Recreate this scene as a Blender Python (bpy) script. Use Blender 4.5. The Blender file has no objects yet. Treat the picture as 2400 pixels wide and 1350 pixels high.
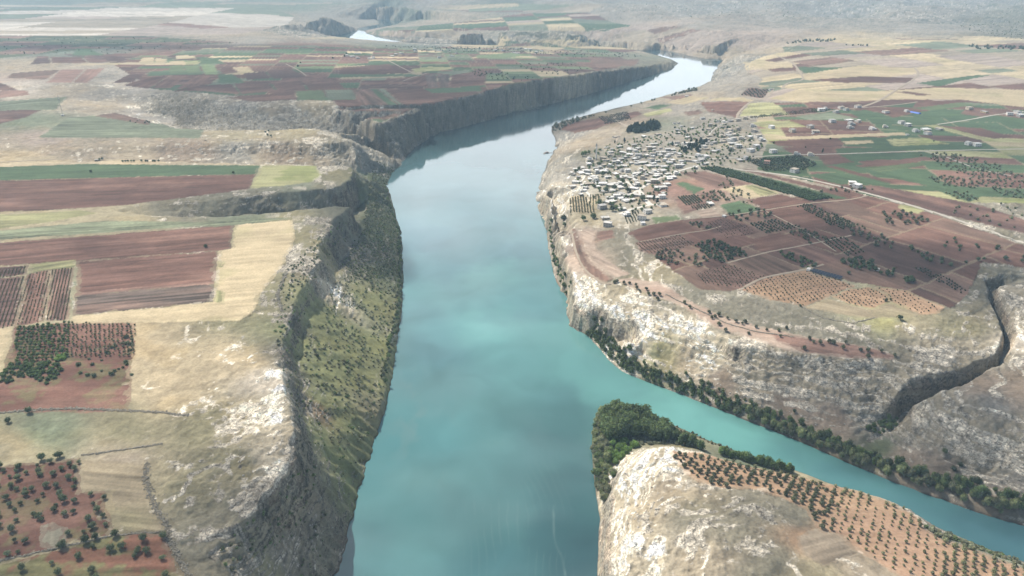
import bpy, math, random, time
import numpy as np
from mathutils import Vector
from mathutils.geometry import delaunay_2d_cdt
T0 = time.time()
QUALITY = 1.0            # mesh density factor of the ground sheet
R = math.radians
scene = bpy.context.scene
# ------------------------------------------------------------------ camera
CAM_H, PITCH, FOCAL = 430.0, R(25.0), 1622.0      # metres above the water, tilt down, focal length in photo pixels
cam_data = bpy.data.cameras.new('camera')
cam_data.sensor_width = 36.0
cam_data.lens = 36.0 * FOCAL / 2400.0
cam_data.clip_start, cam_data.clip_end = 1.0, 60000.0
cam = bpy.data.objects.new('camera', cam_data)
cam.location = (0, 0, CAM_H)
cam.rotation_euler = (math.pi / 2 - PITCH, 0, 0)
scene.collection.objects.link(cam)
scene.camera = cam
# ------------------------------------------------------------------ light
SUN_EL, SUN_AZ = R(48.0), R(-46.0)                # azimuth from +Y, clockwise positive: light comes from ahead and the left
sun_dir = Vector((math.sin(SUN_AZ) * math.cos(SUN_EL), math.cos(SUN_AZ) * math.cos(SUN_EL), math.sin(SUN_EL)))
world = bpy.data.worlds.new('World')
scene.world = world
world.use_nodes = True
wn, wl = world.node_tree.nodes, world.node_tree.links
wn.clear()
w_out = wn.new('ShaderNodeOutputWorld'); w_bg = wn.new('ShaderNodeBackground'); w_sky = wn.new('ShaderNodeTexSky')
w_sky.sky_type = 'NISHITA'; w_sky.sun_disc = False
w_sky.sun_elevation = SUN_EL; w_sky.sun_rotation = SUN_AZ
w_sky.air_density = 1.0; w_sky.dust_density = 2.0; w_sky.ozone_density = 1.0
# broken cloud cover over the blue: two noise scales on the view direction, mixed towards bright white
w_tc = wn.new('ShaderNodeTexCoord'); w_map = wn.new('ShaderNodeMapping'); w_map.inputs['Scale'].default_value = (1.0, 1.0, 2.6)
w_noise = wn.new('ShaderNodeTexNoise'); w_noise.inputs['Scale'].default_value = 2.3; w_noise.inputs['Detail'].default_value = 6; w_noise.inputs['Roughness'].default_value = 0.55
w_ramp = wn.new('ShaderNodeMapRange'); w_ramp.inputs['From Min'].default_value = 0.36; w_ramp.inputs['From Max'].default_value = 0.62
w_mix = wn.new('ShaderNodeMix'); w_mix.data_type = 'RGBA'
w_mix.inputs['B'].default_value = (36.0, 37.0, 38.0, 1)
wl.new(w_tc.outputs['Generated'], w_map.inputs['Vector']); wl.new(w_map.outputs['Vector'], w_noise.inputs['Vector'])
w_sep = wn.new('ShaderNodeSeparateXYZ'); wl.new(w_tc.outputs['Generated'], w_sep.inputs[0])
w_low = wn.new('ShaderNodeMapRange'); w_low.inputs['From Min'].default_value = .05; w_low.inputs['From Max'].default_value = .50; w_low.inputs['To Min'].default_value = .19; w_low.inputs['To Max'].default_value = -.17
w_add = wn.new('ShaderNodeMath'); w_add.operation = 'ADD'; wl.new(w_sep.outputs['Z'], w_low.inputs['Value']); w_fw = wn.new('ShaderNodeMapRange'); w_fw.inputs['From Min'].default_value = -.1; w_fw.inputs['From Max'].default_value = .75; w_fw.inputs['To Min'].default_value = -.12; w_fw.inputs['To Max'].default_value = .02   # a bank of cloud stands up the valley
w_ad2 = wn.new('ShaderNodeMath'); w_ad2.operation = 'ADD'; wl.new(w_sep.outputs['Y'], w_fw.inputs['Value']); wl.new(w_fw.outputs['Result'], w_ad2.inputs[0]); wl.new(w_low.outputs['Result'], w_ad2.inputs[1])
wl.new(w_ad2.outputs[0], w_add.inputs[0]); wl.new(w_noise.outputs['Fac'], w_add.inputs[1])
wl.new(w_add.outputs[0], w_ramp.inputs['Value']); wl.new(w_ramp.outputs['Result'], w_mix.inputs['Factor'])
wl.new(w_sky.outputs['Color'], w_mix.inputs['A']); wl.new(w_mix.outputs['Result'], w_bg.inputs['Color'])
w_bg.inputs['Strength'].default_value = 0.06
wl.new(w_bg.outputs['Background'], w_out.inputs['Surface'])
sun_data = bpy.data.lights.new('sun', 'SUN')
sun_data.energy = 5.0; sun_data.angle = R(0.5); sun_data.color = (1.0, 0.925, 0.81)
sun = bpy.data.objects.new('sun', sun_data)
sun.rotation_euler = (-sun_dir).to_track_quat('-Z', 'Y').to_euler()
sun.location = (-600, 300, 2500)
scene.collection.objects.link(sun)
vs = scene.view_settings
vs.view_transform = 'Standard'; vs.look = 'None'; vs.exposure = 0.25; vs.gamma = 1.0; vs.use_curve_mapping = False
scene.cycles.max_bounces = 6; scene.cycles.diffuse_bounces = 2; scene.cycles.glossy_bounces = 3
scene.cycles.volume_bounces = 0; scene.cycles.transparent_max_bounces = 12
scene.cycles.use_denoising = True
scene.cycles.caustics_reflective = False; scene.cycles.caustics_refractive = False

# ------------------------------------------------------------------ helpers
def new_mat(name):
    m = bpy.data.materials.new(name); m.use_nodes = True
    m.node_tree.nodes.clear()
    return m, m.node_tree.nodes, m.node_tree.links
def link(o, parent=None):
    scene.collection.objects.link(o)
    if parent: o.parent = parent
    return o
def tag(o, label=None, cat=None, group=None, kind=None):
    if label: o['label'] = label
    if cat: o['category'] = cat
    if group: o['group'] = group
    if kind: o['kind'] = kind
    return o
CP, SP = math.cos(PITCH), math.sin(PITCH)
def ray(px, py):
    """unit-depth ray directions (x, y, z) through points of the photograph"""
    px = np.asarray(px, float); py = np.asarray(py, float)
    a = (px - 1200) / FOCAL; b = (675 - py) / FOCAL
    return a, CP + b * SP, -SP + b * CP
def at_height(px, py, z):
    dx, dy, dz = ray(px, py); t = (CAM_H - np.asarray(z, float)) / -dz
    return dx * t, dy * t
def project(x, y, z):
    d = y * CP + (CAM_H - z) * SP
    return 1200 + FOCAL * x / d, 675 - FOCAL * (y * SP - (CAM_H - z) * CP) / d
_rng = np.random.default_rng(5)
_TAB = _rng.random((8, 256, 256)).astype(np.float32)
def vnoise(x, y, s=0):
    xi = np.floor(x); yi = np.floor(y)
    fx = (x - xi).astype(np.float32); fy = (y - yi).astype(np.float32)
    xi = xi.astype(np.int64) & 255; yi = yi.astype(np.int64) & 255
    x1 = (xi + 1) & 255; y1 = (yi + 1) & 255
    fx = fx * fx * fx * (fx * (fx * 6 - 15) + 10); fy = fy * fy * fy * (fy * (fy * 6 - 15) + 10)
    t = _TAB[s % 8]
    a = t[yi, xi]; b = t[yi, x1]; c = t[y1, xi]; d = t[y1, x1]
    a = a + (b - a) * fx; c = c + (d - c) * fx
    return (a + (c - a) * fy) * 2 - 1
def fbm(x, y, wl, octs=4, s=0, gain=0.5):
    """noise in about -1..1; wl is the longest wavelength in metres"""
    f, a, tot, n = 1.0 / wl, 1.0, 0.0, 0.0
    for k in range(octs):
        rx = x * 0.8 - y * 0.6 if k % 2 else x
        ry = x * 0.6 + y * 0.8 if k % 2 else y
        tot = tot + a * vnoise(rx * f + 17.3 * k + 5.1 * s, ry * f - 9.7 * k + 3.3 * s, s + k)
        n += a; a *= gain; f *= 2.03
    return tot / n * 1.6
def sstep(a, b, x):
    t = np.clip((x - a) / (b - a), 0, 1)
    return t * t * (3 - 2 * t)
# ------------------------------------------------------------------ the lie of the land
# Break lines (photo x, photo y, height above the water): shores, cliff rims and feet, gully floors, plateau edges.
SHORE_L = [(690,1700),(735,1520),(770,1400),(782,1350),(795,1300),(812,1240),(828,1180),(848,1110),(868,1050),(885,1000),(900,950),(912,900),(920,850),(928,800),(938,750),(943,700),(945,640),(944,590),(940,540),(925,500),(915,460),(908,430),(915,405),(940,386),(955,360),(985,335),(1013,316),(1060,303),(1133,284),(1197,264),(1267,249),(1367,223),(1467,193),(1530,175),(1577,160),(1590,148),(1572,138),(1540,129),(1500,119),(1460,112),(1370,106),(1250,105),(1100,105),(1000,102),(900,96),(850,92),(800,89),(757,87),(700,86)]
SHORE_R = [(1380,1700),(1392,1500),(1402,1400),(1405,1350),(1408,1300),(1406,1250),(1410,1215),(1400,1170),(1393,1120),(1388,1060),(1390,1000),(1400,965),(1418,948),(1450,950),(1500,965),(1560,988),(1640,1022),(1700,1046),(1780,1072),(1860,1100),(1930,1128),(2000,1152),(2060,1180),(2110,1200),(2150,1216),(2200,1236),(2260,1262),(2330,1290),(2400,1315),(2500,1355),(2700,1430),(3000,1540)]
SHORE_N = [(3000,1440),(2700,1335),(2500,1265),(2400,1230),(2300,1200),(2200,1165),(2100,1130),(2000,1090),(1900,1045),(1800,1005),(1700,965),(1600,925),(1520,895),(1460,870),(1430,845),(1400,810),(1370,785),(1345,765),(1331,735),(1328,700),(1315,680),(1302,650),(1295,620),(1287,580),(1283,540),(1270,505),(1258,475),(1258,450),(1268,430),(1272,410),(1281,390),(1290,367),(1298,350),(1303,335),(1300,320),(1289,306),(1291,294),(1312,286),(1350,276),(1400,263),(1440,253),(1500,241),(1560,223),(1620,206),(1645,200),(1667,190),(1671,172),(1686,152),(1700,136),(1650,129),(1600,119),(1540,112),(1480,106),(1400,101),(1370,98),(1250,97),(1100,97),(1000,94),(940,88),(860,80),(853,72),(900,62),(925,58),(944,50)]
SHORE_F = [(700,83),(740,82),(787,75),(847,65),(893,57),(884,48),(880,45),(900,44),(944,46)]
LINES = []
def brk(*p): LINES.append(p)
# channel floors
brk((1050,1700,-8),(1080,1400,-8),(1100,1200,-8),(1130,1000,-8),(1150,850,-8),(1130,700,-8),(1110,600,-8),(1090,480,-8),(1100,400,-8),(1180,340,-8),(1300,268,-8),(1450,222,-8),(1560,190,-8),(1630,160,-8),(1620,140,-8),(1560,122,-6),(1480,112,-6),(1370,101,-6),(1250,101,-6),(1100,101,-6),(1000,98,-6),(900,91,-6),(800,84,-5),(850,70,-5),(910,57,-5),(915,49,-5))
brk((1300,900,-8),(1400,895,-6),(1480,925,-6),(1600,970,-6),(1700,1005,-6),(1800,1040,-6),(1900,1080,-6),(2000,1120,-6),(2100,1160,-6),(2200,1200,-6),(2300,1240,-6),(2400,1272,-6),(2600,1340,-6),(2900,1460,-6))
# left bank: cliff rim, cliff foot, low bank at the water
brk((560,1650,60),(575,1450,60),(560,1380,62),(522,1335,66),(484,1290,70),(492,1255,73),(545,1228,75),(590,1200,77),(640,1150,79),(683,1085,80),(692,1000,82),(678,930,82),(655,850,82),(668,780,81),(700,690,80),(735,620,80),(755,570,80),(778,520,79),(822,483,78))
brk((640,1650,30),(640,1450,34),(625,1380,40),(605,1310,54),(645,1258,50),(692,1205,45),(726,1135,54),(727,1065,55),(716,985,56),(704,905,57),(696,845,58),(708,775,58),(745,700,54),(800,615,42),(835,550,38),(858,500,34),(868,470,28))
brk((720,1650,12),(750,1450,12),(766,1345,13),(782,1290,13),(800,1220,12),(818,1165,11),(840,1100,10),(862,1040,9),(880,985,8),(897,935,6),(912,880,5),(930,760,4),(938,640,4),(932,545,4),(912,480,5),(900,430,7))
brk((700,1650,18),(720,1420,20),(740,1320,22),(765,1230,24),(790,1130,24),(812,1040,24),(825,960,24),(828,860,24),(845,740,24),(870,640,22),(885,550,20),(888,480,18))
# ravine in the bottom left
brk((545,1322,60),(585,1345,52))
# plateau A with the big fields
brk((-900,1650,78),(-300,1650,78),(300,1650,74),(480,1500,70)); brk((-900,1300,80),(-300,1300,79),(150,1300,77),(350,1300,75),(430,1290,73)); brk((-900,1050,82),(0,1050,79),(300,1050,80),(500,1050,82),(620,1050,84))
brk((-900,850,84),(0,850,80),(300,850,81),(550,850,83)); brk((-900,650,86),(0,650,82),(300,650,81),(600,650,81)); brk((-900,540,88),(0,540,84),(300,545,82),(600,530,81),(720,525,80))
# far edge of plateau A, gully A-B, rim and shelf of B
brk((-900,500,88),(0,512,84),(180,503,82),(260,493,80),(340,501,80),(430,507,80),(520,505,80),(600,500,80),(700,493,80),(790,485,79))
brk((300,503,74),(430,514,64),(520,518,57),(600,516,50),(700,516,44),(790,512,34),(850,490,20))
brk((250,484,80),(350,478,80),(450,472,80),(560,462,80),(640,456,80),(720,448,79),(790,438,78),(830,424,76))
brk((-900,470,86),(0,480,83),(150,478,82)); brk((-900,420,86),(0,420,84),(300,425,82),(600,415,81),(740,410,80))
brk((-900,384,86),(0,386,84),(150,380,82),(260,376,82),(380,376,81),(480,382,80),(600,385,80),(740,386,80),(815,389,78),(836,400,76))
brk((-200,381,80),(100,380,78),(260,384,73),(380,390,66),(480,395,60),(600,400,54),(740,402,45),(825,402,32),(868,402,15)); brk((100,362,80),(250,360,75),(480,362,66),(600,364,63),(740,362,60),(810,358,55))
brk((-900,352,86),(0,350,84),(100,348,82),(250,344,82),(400,336,81),(560,334,81),(660,333,80),(760,332,78),(815,334,74),(838,350,66))
brk((-900,310,86),(0,312,85),(250,312,84),(480,312,82),(640,316,81),(740,318,80),(800,326,78))
brk((-900,262,88),(0,263,86),(130,262,86),(240,268,85),(330,282,83),(400,297,81),(430,303,80),(500,304,80),(620,304,80),(745,301,80),(790,312,77),(820,325,74))
brk((250,240,78),(300,250,72),(350,268,64),(395,294,58),(430,309,52),(500,311,49),(620,312,45),(745,310,36),(820,318,24),(850,335,14),(880,360,8))
# plateau D: edge above the gully, interior, far bank cliff
brk((-900,228,88),(0,232,88),(100,226,88),(180,214,87),(240,206,86),(290,207,84),(340,216,82),(410,226,82),(480,234,83),(570,242,83),(650,246,83),(760,244,82),(800,258,81),(850,274,81),(886,288,80))
brk((420,265,64),(480,268,62),(560,275,60),(640,280,58),(740,280,54),(800,288,50),(850,300,46))
brk((893,290,80),(950,266,80),(1017,246,81),(1053,232,78),(1120,221,77),(1167,207,81),(1203,196,84),(1283,186,80),(1367,172,74),(1450,162,58),(1533,152,32),(1574,143,16))
brk((870,320,48),(905,330,34),(935,345,22),(960,343,12),(985,325,10),(1017,308,9),(1060,297,9),(1133,279,8),(1200,260,7),(1270,245,7),(1367,219,6),(1467,190,5),(1540,172,3),(1578,158,2))
brk((-900,180,92),(0,180,90),(300,180,88),(600,180,86),(900,180,86),(1100,185,86)); brk((-900,140,92),(0,140,92),(300,140,90),(600,140,88),(900,140,82),(1150,145,74),(1350,150,60),(1480,142,30))
brk((-900,100,92),(0,100,92),(300,100,90),(600,100,86),(800,104,72),(900,108,58),(1050,116,48),(1200,118,40),(1350,122,30),(1450,124,18))
brk((880,98,20),(1000,106,14),(1100,109,12),(1250,109,12),(1370,110,10),(1450,116,8))
brk((1080,78,62),(1150,74,74),(1200,72,80),(1300,74,80),(1360,80,70),(1378,88,40)); brk((960,84,30),(1050,91,20),(1080,94,8),(1150,95.5,6),(1250,95.5,6),(1366,96,6)); brk((1000,75,45),(900,70,30))
brk((1480,103,12),(1540,108,14),(1600,114,16),(1650,123,18),(1692,129,18),(1712,140,14)); brk((1400,95,24),(1480,95,40),(1600,98,50),(1700,112,50))
# hills across the far reach of the river and the far left plain
brk((-900,60,95),(0,62,92),(300,64,90),(560,68,84),(630,64,76)); brk((-900,25,98),(0,25,96),(300,25,94),(600,28,90)); brk((-900,2,105),(0,2,105),(300,3,102),(600,5,98),(750,6,92))
brk((640,64,66),(675,58,80),(700,55,86),(725,46,104),(757,38,116),(780,45,100),(805,55,62),(832,63,16)); brk((645,80,14),(690,82,4),(712,82,4),(760,77,4))
brk((645,66,52),(690,66,50)); brk((700,36,62),(757,30,56),(800,36,40),(830,46,8)); brk((860,52,6),(880,50,4))
brk((800,14,96),(840,11,112),(900,11,120),(960,16,110),(1010,25,90),(1060,36,74)); brk((880,42,8),(960,43,10),(1010,46,26),(1080,52,50)); brk((1000,62,40),(1150,60,62),(1300,60,74),(1400,62,80)); brk((1080,20,90),(1200,20,96),(1300,24,100),(1400,36,100))
brk((900,-4,150),(1100,-6,160),(1300,2,150),(1400,10,150))
# right side: hills rolling up to the mountain (photo x, photo y, distance)
def brkd(*p): LINES.append([(a, b, CAM_H - d * math.tan(PITCH - math.atan((675 - b) / FOCAL))) for a, b, d in p])
brkd((1500,60,4700),(1600,60,4500),(1750,80,4000),(1900,85,3850),(2100,85,3750),(2300,90,3600),(2700,90,3500)); brkd((1450,25,5600),(1550,30,5300),(1700,40,4900),(1850,45,4750),(2050,48,4650),(2250,58,4300),(2400,70,4100),(2800,60,4200))
brkd((1430,0,6800),(1600,2,6400),(1800,4,6100),(2000,6,6000),(2200,10,5700),(2400,22,5300),(2800,20,5300)); brkd((1300,-30,9000),(1500,-40,8600),(1800,-40,8000),(2100,-42,7800),(2500,-40,7400),(3000,-40,7200))
brk((1690,160,26),(1700,176,30),(1690,190,30),(1660,204,22)); brk((1720,125,52),(1760,140,66),(1780,160,62),(1770,185,60),(1740,205,56),(1690,225,44),(1640,245,34))
brk((1850,120,96),(2000,130,104),(2200,130,108),(2600,130,112)); brk((1850,150,84),(2000,160,92),(2200,165,96),(2600,165,98)); brk((1850,195,76),(2050,190,84),(2300,200,86),(2800,200,90))
brk((1680,262,52),(1760,255,66),(1900,245,76),(2150,240,78),(2400,240,80),(2900,240,84)); brk((1640,300,54),(1760,300,66),(1900,300,74),(2200,300,76),(2900,300,80))
brk((1540,330,58),(1700,340,64),(1850,360,70),(2200,360,75),(2900,360,80)); brk((1600,420,58),(1750,430,66),(1950,430,72),(2300,430,76),(2900,430,80)); brk((1600,520,62),(1800,520,68),(2100,520,73),(2400,520,77),(2900,520,82))
# low river terrace beyond the village, then the village cliff
brk((1310,291,4),(1350,282,4),(1400,270,4),(1440,260,4),(1500,248,5),(1560,231,6),(1620,214,8)); brk((1330,312,10),(1400,292,10),(1470,272,14),(1560,250,20),(1630,232,26)); brk((1400,315,26),(1470,300,38),(1540,282,44),(1620,265,44))
brk((1316,330,10),(1322,352,20),(1312,374,28),(1298,400,34),(1288,432,38),(1284,452,40),(1290,470,40),(1297,492,40),(1305,520,40),(1316,550,40),(1330,585,40),(1334,615,40),(1340,650,38),(1343,690,33),(1347,720,26),(1382,752,22),(1430,768,22),(1475,779,22))
brk((1292,470,20),(1306,545,14),(1316,600,14),(1322,650,14)); brk((1385,778,6),(1430,792,8),(1470,800,12))
brk((1360,345,34),(1350,400,40),(1340,450,43),(1345,520,44),(1362,580,45),(1390,635,46),(1420,668,47)); brk((1450,345,46),(1420,400,48),(1430,450,50),(1460,500,53),(1440,560,52),(1500,640,54))
# slopes above the side river
brk((1420,690,45),(1500,712,47),(1580,748,48),(1660,780,49),(1720,800,50),(1800,814,51),(1900,834,51),(2000,845,51),(2100,848,52),(2120,862,50)); brk((1380,712,36),(1450,735,36),(1540,768,40),(1640,802,40),(1700,818,40))
brk((1470,800,24),(1540,800,30),(1620,822,32),(1700,836,34),(1800,850,38),(1900,866,40),(2000,872,42),(2100,880,42)); brk((1480,815,15),(1560,845,18),(1640,868,20),(1720,888,22),(1820,912,22),(1920,946,20),(2000,982,14),(2040,1000,9))
brk((1450,850,4),(1500,872,5),(1560,893,6),(1640,920,7),(1740,955,7),(1840,996,6),(1940,1040,5),(2020,1076,5),(2100,1116,5),(2200,1150,6),(2300,1184,6),(2400,1214,6),(2600,1270,7),(3000,1390,8))
brk((1500,545,58),(1540,600,60),(1600,655,62),(1640,680,61),(1720,690,61),(1800,716,62),(1880,722,62),(1950,738,62),(2090,748,63),(2160,738,64),(2215,728,65)); brk((1560,690,54),(1700,735,55),(1850,770,56),(2000,790,57),(2120,800,58),(2200,790,61)); brk((1700,600,65),(1900,600,69),(2100,620,71),(2250,640,72),(2290,610,74),(2400,600,77),(2900,600,84))
# the narrow side gorge: two rims and a floor
GORGE_L = [(2440,640,68),(2390,636,68),(2345,640,69),(2318,658,69),(2326,690,67),(2340,715,65),(2352,745,63),(2354,790,61),(2344,826,59),(2318,846,57),(2280,858,55),(2236,868,53),(2184,876,51),(2134,888,47),(2110,925,36),(2070,968,18)]
GORGE_R = [(2450,655,68),(2396,654,68),(2362,662,68),(2350,676,67),(2352,694,66),(2366,712,65),(2380,744,63),(2382,792,61),(2370,840,60),(2345,862,58),(2300,880,55),(2250,906,51),(2202,936,46),(2158,962,38),(2124,980,26),(2090,998,14)]
GORGE_Z = [64,60,54,50,46,42,36,32,29,27,25,22,18,14,11,8]
brk((2100,1005,16),(2165,1002,30),(2220,990,40),(2300,1010,44),(2400,1030,46),(2700,1080,50)); brk((2060,1020,7),(2120,1048,10),(2200,1078,16),(2300,1110,18),(2400,1140,20),(2800,1240,20)); brk((2300,930,58),(2400,910,62),(2400,840,66),(2800,900,70)); brk((2240,960,48),(2330,985,50),(2430,1000,52),(2800,1050,58))
brk((2420,740,70),(2700,740,76))
# the headland at the bottom right
brk((1404,1700,30),(1412,1500,32),(1424,1400,30),(1426,1350,28),(1428,1300,27),(1425,1250,26),(1428,1205,24),(1436,1160,28),(1442,1120,32),(1460,1090,35),(1490,1068,38),(1530,1055,41),(1570,1051,43),(1640,1062,43),(1700,1080,43),(1800,1105,42),(1900,1126,41),(2000,1148,40),(2070,1170,39),(2120,1190,38),(2160,1214,37),(2195,1250,37),(2270,1280,37),(2340,1306,37),(2400,1330,37),(2600,1400,37),(3000,1560,37))
brk((1418,1160,5),(1428,1115,6),(1448,1080,7),(1490,1054,8),(1540,1042,8),(1600,1042,7),(1660,1062,6),(1720,1084,5),(1800,1106,5),(1900,1130,5),(2000,1156,5),(2070,1182,5),(2120,1206,6),(2170,1232,5),(2220,1256,5),(2290,1286,5),(2400,1328,5))
brk((1410,1120,3),(1405,1050,3),(1415,980,3),(1450,970,3.5),(1520,1000,4),(1600,1022,3.5),(1680,1052,3),(1760,1076,3),(1900,1118,2.5)); brk((1470,1010,4),(1540,1025,4),(1440,1060,4))
brk((1460,1700,44),(1470,1400,44),(1480,1300,45),(1490,1200,46),(1560,1120,47),(1700,1150,50),(1760,1200,56)); brk((1650,1250,58),(1750,1300,60),(1850,1240,56),(1950,1300,52),(2150,1340,46),(2400,1400,42)); brk((1650,1450,60),(1900,1450,58),(2300,1500,46),(2900,1650,44)); brk((1700,1110,47),(1850,1150,48),(2000,1190,45),(2150,1260,42))

def lerp_line(P, step_near):
    P = np.array(P, float)
    x, y = at_height(P[:, 0], P[:, 1], P[:, 2]); out = []
    for i in range(len(P) - 1):
        d = math.hypot(x[i + 1] - x[i], y[i + 1] - y[i]); dist = min(y[i], y[i + 1])
        n = max(1, int(d / (step_near * max(1.0, dist / 900.0))))
        for k in range(n):
            t = k / n
            out.append((x[i] + (x[i + 1] - x[i]) * t, y[i] + (y[i + 1] - y[i]) * t, P[i, 2] + (P[i + 1, 2] - P[i, 2]) * t))
    out.append((x[-1], y[-1], P[-1, 2]))
    return np.array(out)
pts = []
def shore(P, side):
    """a shoreline: dry at the line, quickly under water on the river's side"""
    L = lerp_line([(p[0], p[1], 0.25) for p in P], 8)
    pts.append(L)
    t = np.gradient(L[:, :2], axis=0); t /= np.linalg.norm(t, axis=1)[:, None] + 1e-9
    off = np.minimum(14, 3.5 + L[:, 1] / 500.0)
    q = L.copy(); q[:, 0] += side * t[:, 1] * off; q[:, 1] -= side * t[:, 0] * off; q[:, 2] = -3
    pts.append(q)
shore(SHORE_L, 1); shore(SHORE_R, -1); shore(SHORE_N, -1); shore(SHORE_F, 1)
for l in LINES: pts.append(lerp_line(l, 10))
_gl, _gr, _gz = (np.array(a, float) for a in (GORGE_L, GORGE_R, GORGE_Z))
_L = np.stack([*at_height(*_gl.T), _gl[:, 2]], 1); _R = np.stack([*at_height(*_gr.T), _gr[:, 2]], 1)
_R[3:14] = _L[3:14] + (_R[3:14] - _L[3:14]) * .7
for f in (0, .28, .5, .72, 1.0):
    q = _L * (1 - f) + _R * f
    if 0 < f < 1: q[:, 2] = np.minimum(_gz + (0 if f == .5 else 3), q[:, 2] - 1)
    k = np.linspace(0, len(q) - 1, 130); pts.append(np.stack([np.interp(k, np.arange(len(q)), q[:, c]) for c in range(3)], 1))
ring = []
for a in np.linspace(-1.75, 1.75, 41):
    for r_, z_ in ((14000, 260), (22000, 380), (30000, 420)):
        ring.append((r_ * math.sin(a), max(r_ * math.cos(a), -2000.0), z_ if a > -0.05 else 110 + (r_ - 14000) / 120))
ring += [(x, y, 70) for x in (-2500, -1200, 1200, 2500) for y in (-1500, 0)] + [(-300, 50, 70), (-700, 200, 76), (300, 60, 44), (700, 100, 44), (-600, -1500, 70), (600, -1500, 60)]
pts.append(np.array(ring))
P = np.concatenate(pts)
key = np.round(P[:, :2] / 0.8).astype(np.int64)
_, keep = np.unique(key[:, 0] * 10000019 + key[:, 1], return_index=True)
P = P[np.sort(keep)]
res = delaunay_2d_cdt([Vector((float(a), float(b))) for a, b in P[:, :2]], [], [], 0, 1e-6)
TV = np.array([(v.x, v.y) for v in res[0]]); TZ = np.array([P[o[0], 2] for o in res[3]]); TRI = np.array(res[2])
class Grid:
    def __init__(s, x0, x1, y0, y1, c, blur):
        s.x0, s.y0, s.c = x0, y0, c
        s.nx, s.ny = int((x1 - x0) / c) + 1, int((y1 - y0) / c) + 1
        Z = np.zeros((s.ny, s.nx))
        A = TV[TRI]; ZA = TZ[TRI]
        lo, hi = A.min(1), A.max(1)
        sel = np.where((hi[:, 0] >= x0) & (lo[:, 0] <= x1) & (hi[:, 1] >= y0) & (lo[:, 1] <= y1))[0]
        for i in sel:
            (ax, ay), (bx, by), (cx, cy) = A[i]; za, zb, zc = ZA[i]
            i0 = max(0, int((lo[i, 0] - x0) / c)); i1 = min(s.nx - 1, int((hi[i, 0] - x0) / c) + 1)
            j0 = max(0, int((lo[i, 1] - y0) / c)); j1 = min(s.ny - 1, int((hi[i, 1] - y0) / c) + 1)
            det = (by - cy) * (ax - cx) + (cx - bx) * (ay - cy)
            if i1 < i0 or j1 < j0 or abs(det) < 1e-9: continue
            gx = x0 + np.arange(i0, i1 + 1)[None, :] * c; gy = y0 + np.arange(j0, j1 + 1)[:, None] * c
            l1 = ((by - cy) * (gx - cx) + (cx - bx) * (gy - cy)) / det
            l2 = ((cy - ay) * (gx - cx) + (ax - cx) * (gy - cy)) / det
            l3 = 1 - l1 - l2
            m = (l1 >= -1e-6) & (l2 >= -1e-6) & (l3 >= -1e-6)
            Z[j0:j1 + 1, i0:i1 + 1][m] = (l1 * za + l2 * zb + l3 * zc)[m]
        for _ in range(blur):
            Q = np.pad(Z, 1, mode='edge')
            Z = (Q[:-2, 1:-1] + Q[2:, 1:-1] + Q[1:-1, :-2] + Q[1:-1, 2:] + 2 * Z) / 6
        s.Z = Z.astype(np.float32)
    def __call__(s, x, y):
        u = np.clip((x - s.x0) / s.c, 0, s.nx - 1.001); v = np.clip((y - s.y0) / s.c, 0, s.ny - 1.001)
        i = u.astype(np.int64); j = v.astype(np.int64); fu = u - i; fv = v - j
        Z = s.Z
        return (Z[j, i] * (1 - fu) + Z[j, i + 1] * fu) * (1 - fv) + (Z[j + 1, i] * (1 - fu) + Z[j + 1, i + 1] * fu) * fv
    def inside(s, x, y):
        m = 6 * s.c
        ex = np.minimum(x - s.x0, s.x0 + (s.nx - 1) * s.c - x); ey = np.minimum(y - s.y0, s.y0 + (s.ny - 1) * s.c - y)
        return sstep(0, m, np.minimum(ex, ey))
G_NEAR = Grid(-620, 640, 180, 1500, 2.0, 2)
G_MID = Grid(-2400, 2400, 180, 7200, 6.0, 1)
G_FAR = Grid(-12000, 12000, -2000, 30000, 50.0, 2)
def tin(x, y):
    z = G_FAR(x, y)
    for g in (G_MID, G_NEAR):
        w = g.inside(x, y)
        m = w > 0
        if m.any():
            z = np.array(z); z[m] = z[m] * (1 - w[m]) + g(x[m], y[m]) * w[m]
    return z
def land(x, y):
    """height of the ground without its fine roughness"""
    x = np.asarray(x, float); y = np.asarray(y, float)
    sc = np.clip(y / 900.0, 0.6, 3.0)
    wx = (fbm(x, y, 46, 3, 1) * 4.6 + fbm(x, y, 13, 3, 3) * 2.2) * sc; wy = (fbm(x, y, 46, 3, 2) * 4.6 + fbm(x, y, 13, 3, 4) * 2.2) * sc
    z0 = tin(x, y)
    damp = sstep(-3.0, 6.0, z0)
    z = tin(x + wx * damp, y + wy * damp)
    far = sstep(2100, 4400, y)
    far = far * (.22 + .78 * sstep(200, 1100, x))
    z = z + damp * (fbm(x, y, 210, 3, 5) * 1.3 + far * (1 + 1.1 * sstep(4000, 5200, y)) * (fbm(x, y, 900, 4, 6) * 16 - np.abs(fbm(x, y, 520, 4, 7)) * 14) * sstep(20, 120, z0))
    return z
def slope(x, y, e=4.0):
    return np.hypot(land(x + e, y) - land(x - e, y), land(x, y + e) - land(x, y - e)) / (2 * e)
_steps = 120.0 * (30000.0 / 120.0) ** np.linspace(0, 1, 1500)
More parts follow.
